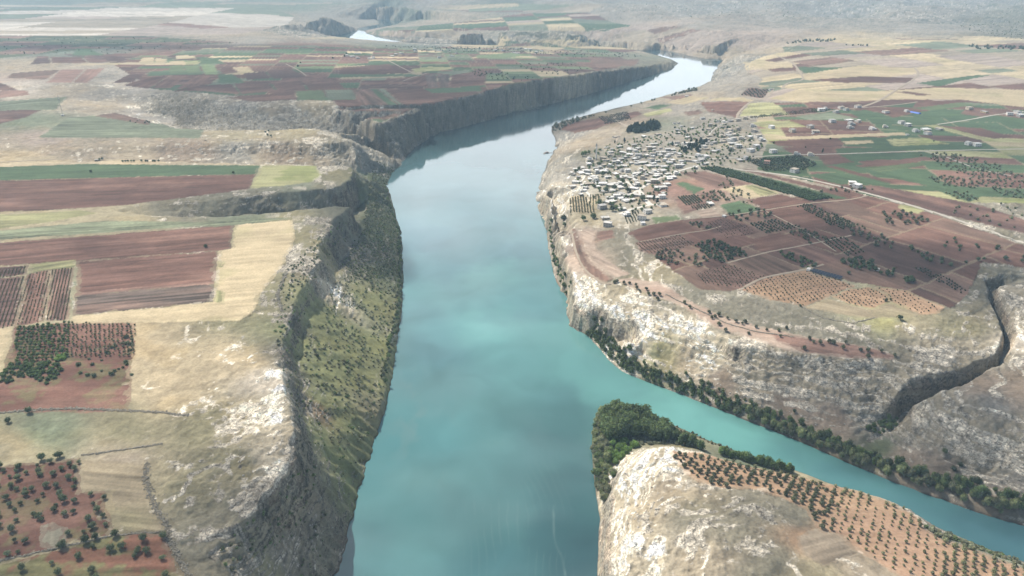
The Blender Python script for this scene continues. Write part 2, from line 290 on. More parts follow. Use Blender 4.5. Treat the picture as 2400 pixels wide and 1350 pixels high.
def hit(px, py):
    """first ground point seen through each photo point"""
    px = np.atleast_1d(np.asarray(px, float)); py = np.atleast_1d(np.asarray(py, float))
    ox, oy, oz = np.empty(len(px)), np.empty(len(px)), np.empty(len(px))
    for s in range(0, len(px), 400):
        dx, dy, dz = ray(px[s:s + 400], py[s:s + 400])
        t = _steps[None, :] / dy[:, None]
        X = dx[:, None] * t; Y = dy[:, None] * t; Zr = CAM_H + dz[:, None] * t
        below = Zr < np.maximum(land(X.ravel(), Y.ravel()).reshape(X.shape), 0)
        k = np.where(below.any(1), below.argmax(1), len(_steps) - 1)
        lo = t[np.arange(len(k)), np.maximum(k - 1, 0)]; hi = t[np.arange(len(k)), k]
        for _ in range(12):
            m = (lo + hi) / 2
            b = CAM_H + dz * m < np.maximum(land(dx * m, dy * m), 0)
            hi = np.where(b, m, hi); lo = np.where(b, lo, m)
        ox[s:s + 400] = dx * hi; oy[s:s + 400] = dy * hi; oz[s:s + 400] = np.maximum(land(dx * hi, dy * hi), 0)
    return ox, oy, oz
print('terrain', len(P), 'control points', round(time.time() - T0, 1), 's')
# ------------------------------------------------------------------ colours of the ground (base albedo, linear)
COL = dict(straw=(.43,.345,.21), drygrass=(.31,.265,.16), olive=(.215,.195,.11), slopegreen=(.205,.215,.085), darkgreen=(.085,.105,.05),
    tan=(.33,.27,.19), tanbrown=(.25,.19,.135), pinktan=(.36,.285,.23), pale=(.50,.44,.36), white=(.42,.385,.32), greyrock=(.245,.235,.21), greyolive=(.19,.175,.125),
    darkgrey=(.125,.122,.10), dusty=(.36,.325,.25), greygreen=(.19,.20,.14), bluegreen=(.15,.17,.13), orangesoil=(.30,.17,.085), greytan=(.28,.25,.205), wheat=(.47,.375,.215),
    soil=(.162,.080,.057), soildark=(.112,.060,.047), soilpink=(.27,.155,.115), soilorange=(.44,.275,.155), faintred=(.275,.215,.145), soilbrown=(.19,.115,.082), tilled=(.135,.098,.078), strip=(.45,.335,.25),
    green=(.075,.125,.055), greenlight=(.15,.205,.085), greenpale=(.20,.225,.13), greengrey=(.16,.185,.115), yellowgreen=(.33,.32,.14), redbrown=(.155,.072,.05), mixed=(.15,.115,.065))
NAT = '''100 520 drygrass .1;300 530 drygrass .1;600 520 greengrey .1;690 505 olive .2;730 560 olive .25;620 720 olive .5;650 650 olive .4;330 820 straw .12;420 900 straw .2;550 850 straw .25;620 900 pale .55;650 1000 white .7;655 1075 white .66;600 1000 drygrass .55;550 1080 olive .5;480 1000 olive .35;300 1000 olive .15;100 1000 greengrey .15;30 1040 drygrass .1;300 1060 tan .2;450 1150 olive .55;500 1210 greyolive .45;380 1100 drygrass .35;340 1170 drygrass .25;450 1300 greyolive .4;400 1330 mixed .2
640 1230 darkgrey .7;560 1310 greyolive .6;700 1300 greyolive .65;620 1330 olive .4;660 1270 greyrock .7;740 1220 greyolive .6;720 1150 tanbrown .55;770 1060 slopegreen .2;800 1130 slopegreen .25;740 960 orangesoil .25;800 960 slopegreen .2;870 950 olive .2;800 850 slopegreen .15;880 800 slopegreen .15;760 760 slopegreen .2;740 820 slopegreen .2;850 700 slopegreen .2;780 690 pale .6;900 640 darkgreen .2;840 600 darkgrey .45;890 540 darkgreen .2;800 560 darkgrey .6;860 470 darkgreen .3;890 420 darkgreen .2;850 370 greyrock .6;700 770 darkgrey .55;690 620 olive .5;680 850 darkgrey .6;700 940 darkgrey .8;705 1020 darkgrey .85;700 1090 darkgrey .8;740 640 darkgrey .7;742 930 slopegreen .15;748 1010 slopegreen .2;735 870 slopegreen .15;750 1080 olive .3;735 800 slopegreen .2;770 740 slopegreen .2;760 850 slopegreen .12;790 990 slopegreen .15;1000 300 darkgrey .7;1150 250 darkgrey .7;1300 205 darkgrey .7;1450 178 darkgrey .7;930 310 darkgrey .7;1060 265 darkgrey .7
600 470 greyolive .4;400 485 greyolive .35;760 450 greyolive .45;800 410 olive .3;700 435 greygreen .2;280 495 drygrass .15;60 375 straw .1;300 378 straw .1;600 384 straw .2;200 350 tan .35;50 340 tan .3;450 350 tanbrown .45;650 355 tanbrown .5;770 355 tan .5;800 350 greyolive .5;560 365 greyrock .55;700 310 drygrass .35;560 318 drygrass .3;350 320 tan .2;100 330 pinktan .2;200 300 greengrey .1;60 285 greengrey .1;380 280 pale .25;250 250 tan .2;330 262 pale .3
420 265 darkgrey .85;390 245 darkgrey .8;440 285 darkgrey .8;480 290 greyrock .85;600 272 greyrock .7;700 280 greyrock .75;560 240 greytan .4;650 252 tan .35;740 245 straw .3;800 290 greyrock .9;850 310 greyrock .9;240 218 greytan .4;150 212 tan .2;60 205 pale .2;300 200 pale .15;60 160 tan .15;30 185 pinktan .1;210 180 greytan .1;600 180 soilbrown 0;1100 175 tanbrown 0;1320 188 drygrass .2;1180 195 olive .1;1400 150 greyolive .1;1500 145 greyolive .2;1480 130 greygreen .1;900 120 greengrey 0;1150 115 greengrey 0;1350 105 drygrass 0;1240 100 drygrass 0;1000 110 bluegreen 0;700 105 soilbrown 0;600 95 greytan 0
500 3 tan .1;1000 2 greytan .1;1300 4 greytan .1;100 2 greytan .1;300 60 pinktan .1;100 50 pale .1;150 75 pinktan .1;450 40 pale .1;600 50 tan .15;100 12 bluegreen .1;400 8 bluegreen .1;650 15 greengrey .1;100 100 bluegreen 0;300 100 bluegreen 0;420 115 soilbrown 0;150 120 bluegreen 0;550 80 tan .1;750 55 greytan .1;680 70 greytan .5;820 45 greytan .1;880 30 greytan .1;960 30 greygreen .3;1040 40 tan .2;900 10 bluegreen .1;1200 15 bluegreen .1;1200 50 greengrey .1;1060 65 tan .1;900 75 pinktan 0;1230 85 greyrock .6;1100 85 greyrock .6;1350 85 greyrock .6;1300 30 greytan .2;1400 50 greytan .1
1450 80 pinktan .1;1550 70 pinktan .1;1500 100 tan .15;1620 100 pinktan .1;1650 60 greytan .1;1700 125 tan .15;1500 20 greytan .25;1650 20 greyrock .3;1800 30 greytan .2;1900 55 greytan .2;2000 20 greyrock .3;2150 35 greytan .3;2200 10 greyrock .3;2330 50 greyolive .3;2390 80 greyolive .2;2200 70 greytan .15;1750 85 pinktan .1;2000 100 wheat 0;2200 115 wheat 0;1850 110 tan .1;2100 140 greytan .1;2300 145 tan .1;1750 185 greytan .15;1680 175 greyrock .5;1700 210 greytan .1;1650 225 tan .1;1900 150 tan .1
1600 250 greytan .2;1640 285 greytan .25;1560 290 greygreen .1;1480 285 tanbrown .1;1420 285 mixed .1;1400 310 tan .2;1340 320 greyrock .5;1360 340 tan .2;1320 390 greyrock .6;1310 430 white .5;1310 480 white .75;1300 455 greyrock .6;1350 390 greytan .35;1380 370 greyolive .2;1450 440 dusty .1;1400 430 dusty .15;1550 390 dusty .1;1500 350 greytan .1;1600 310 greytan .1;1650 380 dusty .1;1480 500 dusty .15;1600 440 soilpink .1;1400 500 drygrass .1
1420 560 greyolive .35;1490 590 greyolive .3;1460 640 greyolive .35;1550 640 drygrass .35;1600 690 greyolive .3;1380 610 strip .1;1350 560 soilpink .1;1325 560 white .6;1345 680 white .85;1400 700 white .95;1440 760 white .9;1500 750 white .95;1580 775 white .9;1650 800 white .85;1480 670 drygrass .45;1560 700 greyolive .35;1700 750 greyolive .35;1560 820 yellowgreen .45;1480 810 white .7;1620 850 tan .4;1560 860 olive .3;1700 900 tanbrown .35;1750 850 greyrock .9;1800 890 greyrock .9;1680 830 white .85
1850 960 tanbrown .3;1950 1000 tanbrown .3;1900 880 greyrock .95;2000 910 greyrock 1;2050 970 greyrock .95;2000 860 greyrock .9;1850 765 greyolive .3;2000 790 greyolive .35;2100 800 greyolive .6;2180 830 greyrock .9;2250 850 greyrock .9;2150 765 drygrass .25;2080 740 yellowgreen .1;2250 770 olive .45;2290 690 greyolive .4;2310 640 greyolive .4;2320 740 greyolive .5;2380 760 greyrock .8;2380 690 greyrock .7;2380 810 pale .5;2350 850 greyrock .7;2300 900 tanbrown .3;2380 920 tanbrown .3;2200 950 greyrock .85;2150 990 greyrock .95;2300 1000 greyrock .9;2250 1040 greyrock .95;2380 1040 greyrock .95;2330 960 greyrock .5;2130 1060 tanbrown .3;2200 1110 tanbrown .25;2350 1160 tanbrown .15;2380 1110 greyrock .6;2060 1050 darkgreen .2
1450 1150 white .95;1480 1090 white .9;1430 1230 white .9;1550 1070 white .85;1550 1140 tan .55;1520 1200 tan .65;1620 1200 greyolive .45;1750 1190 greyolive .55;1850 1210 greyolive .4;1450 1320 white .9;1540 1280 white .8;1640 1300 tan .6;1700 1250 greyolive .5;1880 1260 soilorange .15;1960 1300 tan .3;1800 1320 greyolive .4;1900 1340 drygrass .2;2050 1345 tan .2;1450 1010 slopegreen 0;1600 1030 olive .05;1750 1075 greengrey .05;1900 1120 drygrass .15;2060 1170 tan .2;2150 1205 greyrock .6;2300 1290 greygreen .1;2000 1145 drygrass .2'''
NC = []  # darkgrey points: dark rock plus painted shade of far cliff, crest and gully
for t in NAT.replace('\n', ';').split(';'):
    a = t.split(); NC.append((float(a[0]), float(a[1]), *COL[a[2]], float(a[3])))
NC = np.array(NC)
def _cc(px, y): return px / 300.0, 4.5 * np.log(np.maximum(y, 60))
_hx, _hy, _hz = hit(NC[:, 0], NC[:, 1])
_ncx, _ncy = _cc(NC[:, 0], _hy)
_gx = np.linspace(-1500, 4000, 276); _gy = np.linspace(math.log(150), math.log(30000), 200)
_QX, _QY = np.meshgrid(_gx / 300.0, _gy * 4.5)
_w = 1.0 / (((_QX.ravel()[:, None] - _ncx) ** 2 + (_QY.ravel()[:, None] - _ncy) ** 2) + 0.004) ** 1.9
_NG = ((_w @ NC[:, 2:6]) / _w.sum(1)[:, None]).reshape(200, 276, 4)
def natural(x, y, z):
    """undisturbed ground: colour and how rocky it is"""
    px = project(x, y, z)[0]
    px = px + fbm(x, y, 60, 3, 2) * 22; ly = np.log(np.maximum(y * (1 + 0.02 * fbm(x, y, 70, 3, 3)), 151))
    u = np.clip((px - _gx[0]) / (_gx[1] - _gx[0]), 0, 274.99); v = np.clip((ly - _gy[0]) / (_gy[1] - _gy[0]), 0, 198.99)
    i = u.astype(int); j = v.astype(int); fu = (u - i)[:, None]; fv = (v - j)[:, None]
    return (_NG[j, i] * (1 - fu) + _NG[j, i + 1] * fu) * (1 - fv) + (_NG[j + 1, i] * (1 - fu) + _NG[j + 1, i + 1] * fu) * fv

# fields: colour, brightness, streak strength; outline in the photograph
FIELDS = '''soil 1.05 .22|-300 590 0 568 550 527 540 583 513 587 178 613 0 623 -300 640
soil 1.1 .22|178 613 513 588 502 663 177 692
soilpink .95 .25|177 686 503 658 502 665 177 694
tilled 1 .35|177 693 502 664 497 708 170 740
wheat 1.05 .1|550 527 688 515 690 560 667 617 617 683 587 733 563 753 320 755 170 763 163 750 170 740 497 708 513 587 540 583
yellowgreen .8 .3|505 680 530 684 528 712 500 708
yellowgreen .8 .3|512 612 530 615 524 628 510 626
yellowgreen .7 .3|67 619 178 607 178 626 63 643
soildark 1.2 .3|-200 640 65 621 61 643 -200 668
soildark 1.25 .3|-200 670 60 645 35 765 -200 790
soil 1.05 .25|64 643 120 630 105 752 35 765
soildark 1.3 .3|121 631 172 626 160 752 108 752
greengrey 1 .2|173 626 180 626 170 745 162 752
wheat 1 .1|-200 800 32 765 25 810 5 870 -20 930 -200 960
redbrown 1.15 .15|35 766 160 756 318 757 312 850 300 965 0 968 -200 975 -200 960 -20 930 5 870 25 810
redbrown 1 .12|-300 1105 0 1092 190 1072 187 1158 247 1150 263 1250 0 1313 -300 1380
greyolive 1.1 .2|98 1228 125 1222 157 1238 150 1275 120 1288 92 1280
straw .75 .2|191 1074 345 1085 350 1150 392 1238 265 1252 247 1150 187 1158
mixed .95 .25|-300 1400 0 1323 265 1254 385 1247 420 1350 440 1500 -300 1550
yellowgreen .85 .2|-200 512 0 503 190 493 230 500 120 520 0 535 -200 545
greenpale 1 .3|-200 550 0 540 250 517 500 520 640 510 690 512 550 524 0 562 -200 575
green 1.0 .12|-300 395 0 391 200 384 370 386 612 387 600 408 300 415 0 423 -300 430
soil .9 .18|-300 430 0 423 300 415 600 408 585 443 300 480 130 492 0 497 -300 510
yellowgreen 1.0 .1|612 387 740 388 755 410 735 425 650 437 583 442
greengrey 1 .25|90 322 160 275 240 270 330 290 480 305 470 324
greengrey .9 .2|-100 262 0 238 160 226 130 257 0 259
soildark 1 .15|-200 300 -200 262 0 259 100 258 60 275 0 291
soilbrown .8 .15|222 272 272 264 355 286 350 294
soilpink 1.05 .15|107 194 142 163 200 162 167 194
soilpink .95 .15|170 193 203 162 246 160 205 194
soilbrown .9 .15|15 183 25 172 142 163 108 186
soilpink 1 .15|-100 232 0 212 65 212 70 222 0 230
soildark 1 .12|-100 212 0 194 20 200 45 211 0 212
soildark 1 .12|70 151 88 131 113 131 120 148
soil .85 .12|121 148 118 133 190 133 206 147
soildark 1.1 .12|208 147 192 132 236 131 258 146
wheat 1 .1|325 146 334 135 362 135 361 146
wheat .95 .1|363 146 364 136 392 138 393 146
wheat 1 .1|412 138 412 130 456 130 459 137
wheat 1 .1|396 151 397 143 433 143 432 152
yellowgreen 1 .1|434 152 434 143 464 143 467 151
straw 1 .1|168 154 200 149 326 146 392 147 390 151 250 152
green 1.1 .1|168 130 177 114 210 114 248 130
green 1.2 .1|345 178 349 167 470 163 476 174
greenlight .8 .1|395 165 397 153 428 153 436 172 397 172
greenlight .8 .1|437 172 430 153 467 152 474 173
greenlight 1.15 .1|469 151 503 151 513 175 480 175
green 1.1 .1|467 150 468 137 505 136 530 150
green 1.15 .1|512 195 511 175 545 173 576 194
soil .85 .15|262 195 300 175 345 170 315 192
soil .95 .15|290 199 350 180 395 178 348 208
soil .9 .15|352 207 398 180 440 177 402 206
soil .95 .18|408 210 462 177 492 176 500 196 460 203
soil .8 .18|405 213 470 200 545 197 566 222 480 214
soil .82 .15|547 196 627 190 648 213 566 221
soil .95 .15|631 192 703 183 719 211 651 213
soil .95 .15|706 184 787 182 810 209 722 211
soil .85 .2|530 228 630 220 690 212 696 233 600 239
greenlight .8 .1|691 213 758 211 765 233 697 234
greengrey 1 .15|760 211 826 210 838 232 767 233
soil .8 .1|512 161 540 158 558 170 520 173
wheat 1 .1|543 158 584 156 596 169 560 171
soildark 1 .1|570 172 622 168 636 184 578 187
soildark 1.1 .1|624 167 682 160 718 180 640 185
soil .8 .1|800 158 913 150 967 172 793 174
green 1.1 .1|800 156 880 146 900 145 912 150
green 1.1 .1|795 182 793 175 967 173 940 181
wheat .9 .1|795 186 800 181 950 178 948 182
yellowgreen 1.05 .1|962 162 1007 156 1068 158 1045 164 973 171
greengrey 1.1 .1|1015 171 1103 163 1095 177 1052 174
soil 1.1 .2|953 190 990 176 1005 176 1018 205 990 203
tilled 1 .25|995 176 1022 173 1028 205 1003 205
tilled .95 .25|1023 173 1055 175 1052 204 1029 205
soil 1.05 .2|1058 176 1110 167 1143 165 1138 200 1055 204
green 1.1 .1|993 208 1127 203 1130 213 1020 218
soil .95 .15|903 208 990 206 1017 220 1117 213 1120 220 1033 232 962 257
soilbrown .9 .3|828 212 842 211 896 283 862 276
soilbrown .95 .3|843 211 868 210 950 262 897 284
green 1.15 .1|868 209 885 209 930 248 908 250
greengrey 1.1 .1|885 209 901 208 958 257 935 255
soil .95 .15|777 234 835 233 850 250 862 274 800 258
wheat .85 .1|690 90 770 87 960 76 990 74 900 84 800 92
wheat .9 .1|1050 103 1130 98 1190 104 1140 110 1070 108
wheat .9 .1|1240 93 1330 93 1500 110 1490 117 1360 113
wheat .9 .1|1180 110 1260 106 1330 112 1300 118
greenlight .95 .1|1112 130 1200 123 1230 130 1180 137 1120 137
soilbrown .9 .1|1380 140 1500 138 1490 153 1400 160
soil .85 .15|1312 301 1345 286 1420 274 1440 286 1400 302 1345 312
soil .9 .15|1455 267 1497 261 1508 267 1476 279
green 1 .1|1503 254 1550 244 1574 245 1540 257
yellowgreen .9 .2|1500 268 1572 252 1576 261 1519 274
soilbrown .9 .15|1540 226 1620 220 1625 228 1582 234
wheat .8 .1|1552 240 1627 224 1662 228 1602 245
soilbrown 1 .2|1600 262 1640 256 1650 264 1612 272
green 1 .1|1867 157 1967 158 2022 165 1883 172
wheat .95 .1|1737 147 1847 148 1863 158 1790 163
soil .9 .1|1798 163 1860 159 1868 166 1810 169
wheat .95 .1|1880 174 2027 152 2143 160 2150 173 2033 187 1883 187
soil .8 .1|1890 188 2030 178 2145 183 2130 194 2000 196 1950 192
wheat 1 .1|1965 195 2030 193 2078 196 2000 204
wheat .95 .08|1803 231 1867 210 2047 214 2200 205 2450 212 2450 256 2347 246 2253 233 2100 233 1883 241
green 1 .1|2145 195 2180 190 2290 176 2320 176 2250 190 2200 203
soil .8 .1|2100 216 2125 214 2186 222 2160 225
soil .95 .12|1640 238 1755 239 1729 277 1700 270 1660 263
yellowgreen 1.1 .2|1757 241 1813 240 1852 270 1733 273
wheat .9 .1|1655 237 1690 229 1740 228 1772 236 1755 239
soilbrown .8 .2|1753 205 1807 208 1787 231 1735 224
soildark 1.1 .1|1908 242 2013 237 2057 235 2013 254 1940 255
soildark 1.1 .1|2057 235 2100 233 2147 239 2017 255
soil .85 .1|2147 239 2253 233 2347 245 2263 240 2137 253
greenlight .75 .1|2133 254 2250 240 2287 245 2190 259
green 1.05 .1|1983 262 2030 257 2100 278 2017 279
soil .85 .1|2032 254 2093 252 2140 267 2093 276
green 1.0 .1|2140 263 2217 255 2293 273 2147 278
soildark 1.05 .1|2250 267 2270 248 2367 263 2300 274
soil .85 .1|1830 256 1897 252 1920 265 1860 269
yellowgreen 1 .15|1757 287 1850 282 1893 298 1793 300
greengrey 1.2 .1|1860 272 1950 264 2015 279 1900 282
wheat .95 .08|1785 313 1807 313 1843 320 2120 310 2125 317 1800 329
soil .8 .15|1800 331 1967 323 1980 337 1953 347 1827 343
soil .95 .15|1830 344 1950 344 1957 361 1857 361
green .95 .1|1970 329 2120 318 2133 322 2073 326 1973 329
wheat 1 .1|1970 331 2043 328 2050 335 1983 339
yellowgreen 1.1 .3|2077 327 2167 322 2225 337 2093 343
green .95 .1|1957 348 2233 338 2267 348 1960 360
green .95 .1|1963 362 2167 355 2212 368 2067 374 1990 380
soil .9 .12|1913 363 1963 362 2005 380 1933 388
yellowgreen .95 .1|2165 293 2195 292 2322 326 2290 327
soil .8 .1|2195 294 2300 300 2380 322 2330 326
green .95 .1|2280 276 2330 269 2450 285 2450 300 2380 296
green 1 .1|1950 387 2007 380 2190 420 2320 455 2270 475 2150 430
soil .9 .1|2003 388 2170 366 2185 375 2020 393
greenlight .7 .1|2020 394 2180 377 2165 388 2065 404
soil .85 .1|1935 390 1950 387 2110 430 2070 430
green .95 .1|1890 410 1975 402 2090 430 2070 437 1960 432
soildark 1.2 .12|1955 432 2075 438 2300 480 2450 530 2450 560 2200 500 2080 465
yellowgreen 1.05 .2|2102 485 2112 478 2150 482 2172 491 2150 501 2120 496
wheat 1.08 .12|1683 442 1767 432 1829 453 1750 466
yellowgreen 1 .3|1740 437 1767 432 1829 453 1780 460 1765 448
soilpink .75 .2|1590 404 1655 400 1765 431 1680 441
green 1.25 .1|1580 430 1603 425 1655 443 1625 455
green 1.2 .1|1685 481 1735 470 1790 490 1715 507
soil .95 .12|1745 469 1832 454 1903 475 1792 491
green 1.0 .15|1690 392 1720 395 1990 465 1957 468
soil .9 .12|1723 395 1760 397 2010 457 1992 465
soilpink .9 .2|1580 468 1680 450 1690 470 1600 505
greenlight 1 .1|1527 509 1587 505 1602 514 1530 524
strip .8 .25|1625 495 1670 488 1698 505 1650 512
soil .9 .12|1470 545 1520 527 1600 517 1652 541 1500 566
soilpink .7 .3|1487 568 1598 549 1632 572 1545 600 1500 590
soildark 1.15 .15|1610 517 1695 508 1760 530 1785 545 1700 560 1655 540
soil .8 .12|1775 490 1900 477 1960 520 1930 540 1880 535 1800 505
soilbrown .8 .15|1918 478 1990 470 2050 500 2080 512 1960 500
soil .9 .12|1760 560 1830 545 1895 573 1808 590 1770 585
soildark 1.15 .1|1840 580 1900 573 1978 605 1930 622 1850 590
soilbrown .75 .2|1712 615 1800 592 1885 633 1800 648
soilpink .72 .25|1625 640 1710 618 1795 648 1730 678 1640 665
soilorange .8 .15|1735 679 1800 648 1885 632 1960 655 2010 670 1985 676 1945 697 1880 718 1800 703
soilorange 1.0 .15|1950 696 1990 677 2040 673 2080 690 2085 708 2040 723 1990 712
soilorange .95 .15|2040 670 2120 680 2212 718 2195 733 2155 738 2085 707 2080 690
straw .8 .15|1880 720 1945 698 1985 713 2040 724 2087 709 2158 737 2130 746 2010 745
strip 1.0 .12|1440 658 1480 650 1540 660 1620 705 1700 742 1800 770 1900 790 2030 812 2098 832 2095 843 2000 841 1850 823 1745 790 1680 770 1600 720 1520 690
soilpink .9 .2|1800 778 1900 792 2030 814 2098 832 2095 842 2000 840 1880 824 1820 800
soilbrown 1.0 .25|1330 540 1352 540 1365 580 1390 620 1440 652 1412 664 1375 645 1348 605
strip .9 .2|1354 540 1400 540 1395 570 1420 610 1480 640 1440 652 1395 622 1370 580
soilpink .8 .2|1397 542 1437 538 1442 558 1402 566
straw .8 .3|1333 465 1372 458 1400 500 1335 505
straw .9 .2|1375 458 1412 455 1400 480 1385 490
soilorange .95 .12|1566 1058 1620 1058 1700 1078 1800 1102 1900 1124 2000 1148 2070 1170 2120 1191 2155 1215 2185 1248 2240 1272 2330 1304 2420 1338 2650 1410 2450 1480 2260 1380 2100 1350 2030 1300 1960 1260 1910 1235 1890 1195 1840 1170 1760 1143 1680 1145 1640 1130 1600 1105
faintred 1 .3|1868 1262 1910 1238 1985 1255 2020 1300 1930 1330 1880 1300'''
# open country cut into parcels: outline | direction of the strips in degrees, mean length and width in metres, shares of the crops
ZONES = [
 ([(330,190),(290,200),(400,211),(480,218),(560,226),(640,233),(780,235),(862,278),(893,287),(950,263),(1020,243),(1120,218),(1210,193),(1290,183),(1375,169),(1455,158),(1500,150),(1440,128),(1350,124),(1200,120),(1050,118),(900,112),(800,106),(560,108),(330,125),(150,128),(260,147)], 8, 170, 75, 'soil:.38 soildark:.2 green:.2 greengrey:.08 wheat:.07 greenlight:.07', 11),
 ([(1800,240),(2500,235),(2700,480),(2300,475),(2080,468),(1960,440),(1850,414),(1775,398),(1800,330),(1770,290)], -12, 190, 70, 'soil:.30 soildark:.12 green:.36 greengrey:.1 wheat:.06 yellowgreen:.06', 12),
 ([(1745,152),(1790,132),(1840,122),(1830,108),(1900,98),(1980,100),(2050,88),(2180,92),(2300,84),(2420,92),(2700,84),(2700,238),(1900,238),(1790,236),(1765,228),(1800,214),(1775,200),(1790,186),(1755,170)], 18, 330, 150, 'wheat:.22 straw:.18 soil:.08 soilbrown:.05 tan:.28 pinktan:.14 greengrey:.05', 13),
 ([(1480,545),(1530,525),(1610,515),(1720,500),(1830,470),(1960,440),(2080,470),(2200,505),(2400,575),(2500,640),(2300,612),(2268,690),(2225,722),(2120,680),(2000,660),(1880,632),(1720,680),(1640,680),(1545,612)], -58, 130, 62, 'soil:.45 soildark:.2 soilbrown:.28 olive:.07', 14),
 ([(840,84),(900,66),(1000,58),(1080,52),(1250,30),(1380,30),(1480,60),(1420,74),(1300,71),(1100,71),(1000,74)], 4, 420, 160, 'green:.3 wheat:.16 soil:.24 greengrey:.2 pinktan:.1', 15),
 ([(1080,98),(1380,93),(1500,112),(1440,126),(1200,118),(1000,114)], 6, 230, 80, 'wheat:.25 green:.28 soil:.3 greengrey:.17', 16),
 ([(-400,84),(0,83),(300,84),(560,80),(640,62),(690,40),(640,20),(300,18),(-400,18)], 5, 900, 420, 'pale:.34 pinktan:.3 tan:.2 soilpink:.06 greengrey:.1', 18),
 ([(-400,16),(0,16),(300,16),(700,18),(800,8),(700,-8),(-400,-8)], 5, 1200, 500, 'greengrey:.4 tan:.3 bluegreen:.3', 19),
 ([(1420,96),(1500,62),(1600,66),(1780,84),(1700,118),(1640,122),(1520,106)], 15, 380, 170, 'pinktan:.5 tan:.3 wheat:.1 soilbrown:.1', 20),
 ([(1100,28),(1250,29),(1380,28),(1420,12),(1200,8),(1000,14)], 4, 800, 300, 'greengrey:.35 tan:.35 soilbrown:.15 straw:.15', 21),
 ([(-400,140),(0,136),(250,112),(560,100),(330,84),(0,84),(-400,84)], 6, 300, 130, 'darkgreen:.6 soildark:.25 soilbrown:.15', 17),
]
def in_poly(x, y, P):
    m = np.zeros(len(x), bool); n = len(P)
    for i in range(n):
        x1, y1 = P[i]; x2, y2 = P[(i + 1) % n]
        if y1 == y2: continue
        c = (y1 > y) != (y2 > y)
        m ^= c & (x < (x2 - x1) * (y - y1) / (y2 - y1) + x1)
    return m
def world_poly(pl):
    """outline seen in the photograph -> outline on the ground, followed along its edges"""
    q = []
    for i in range(len(pl)):
        (a, b), (c, d) = pl[i], pl[(i + 1) % len(pl)]
        n = max(1, int(math.hypot(c - a, d - b) / 60))
        q += [(a + (c - a) * k / n, b + (d - b) * k / n) for k in range(n)]
    q = np.array(q); x, y, z = hit(q[:, 0], q[:, 1])
    return np.stack([x, y], 1)
FPOLY = []
for ln in FIELDS.split('\n'):
    h, p = ln.split('|'); h = h.split(); p = np.array(p.split(), float).reshape(-1, 2)
    W_ = world_poly(p)
    e = np.roll(p, -1, 0) - p
    wx, wy, _ = hit(p[:, 0], p[:, 1]); wp = np.stack([wx, wy], 1); we = np.roll(wp, -1, 0) - wp
    k = int(np.argmax((e ** 2).sum(1)))
    d = we[k] / np.linalg.norm(we[k])
    FPOLY.append((h[0], float(h[1]), float(h[2]), W_, d))
def bsp(x0, x1, y0, y1, L, W, rng, out):
    w, h = x1 - x0, y1 - y0
    if w > L * rng.uniform(0.9, 1.9): c = x0 + w * rng.uniform(.35, .65); bsp(x0, c, y0, y1, L, W, rng, out); bsp(c, x1, y0, y1, L, W, rng, out)
    elif h > W * rng.uniform(0.8, 2.0): c = y0 + h * rng.uniform(.35, .65); bsp(x0, x1, y0, c, L, W, rng, out); bsp(x0, x1, c, y1, L, W, rng, out)
    else: out.append((x0, x1, y0, y1))
ZP = []
for pl, ang, L, W, pal, seed in ZONES:
    Q = world_poly(pl); rng = random.Random(seed); a = R(ang); ca, sa = math.cos(a), math.sin(a)
    U = Q[:, 0] * ca + Q[:, 1] * sa; V = -Q[:, 0] * sa + Q[:, 1] * ca
    rects = []; bsp(U.min(), U.max(), V.min(), V.max(), L, W, rng, rects)
    names, ws = zip(*[(t.split(':')[0], float(t.split(':')[1])) for t in pal.split()])
    ZP.append((Q, ca, sa, seed, [(r, rng.choices(names, ws)[0], rng.uniform(.85, 1.15)) for r in rects]))

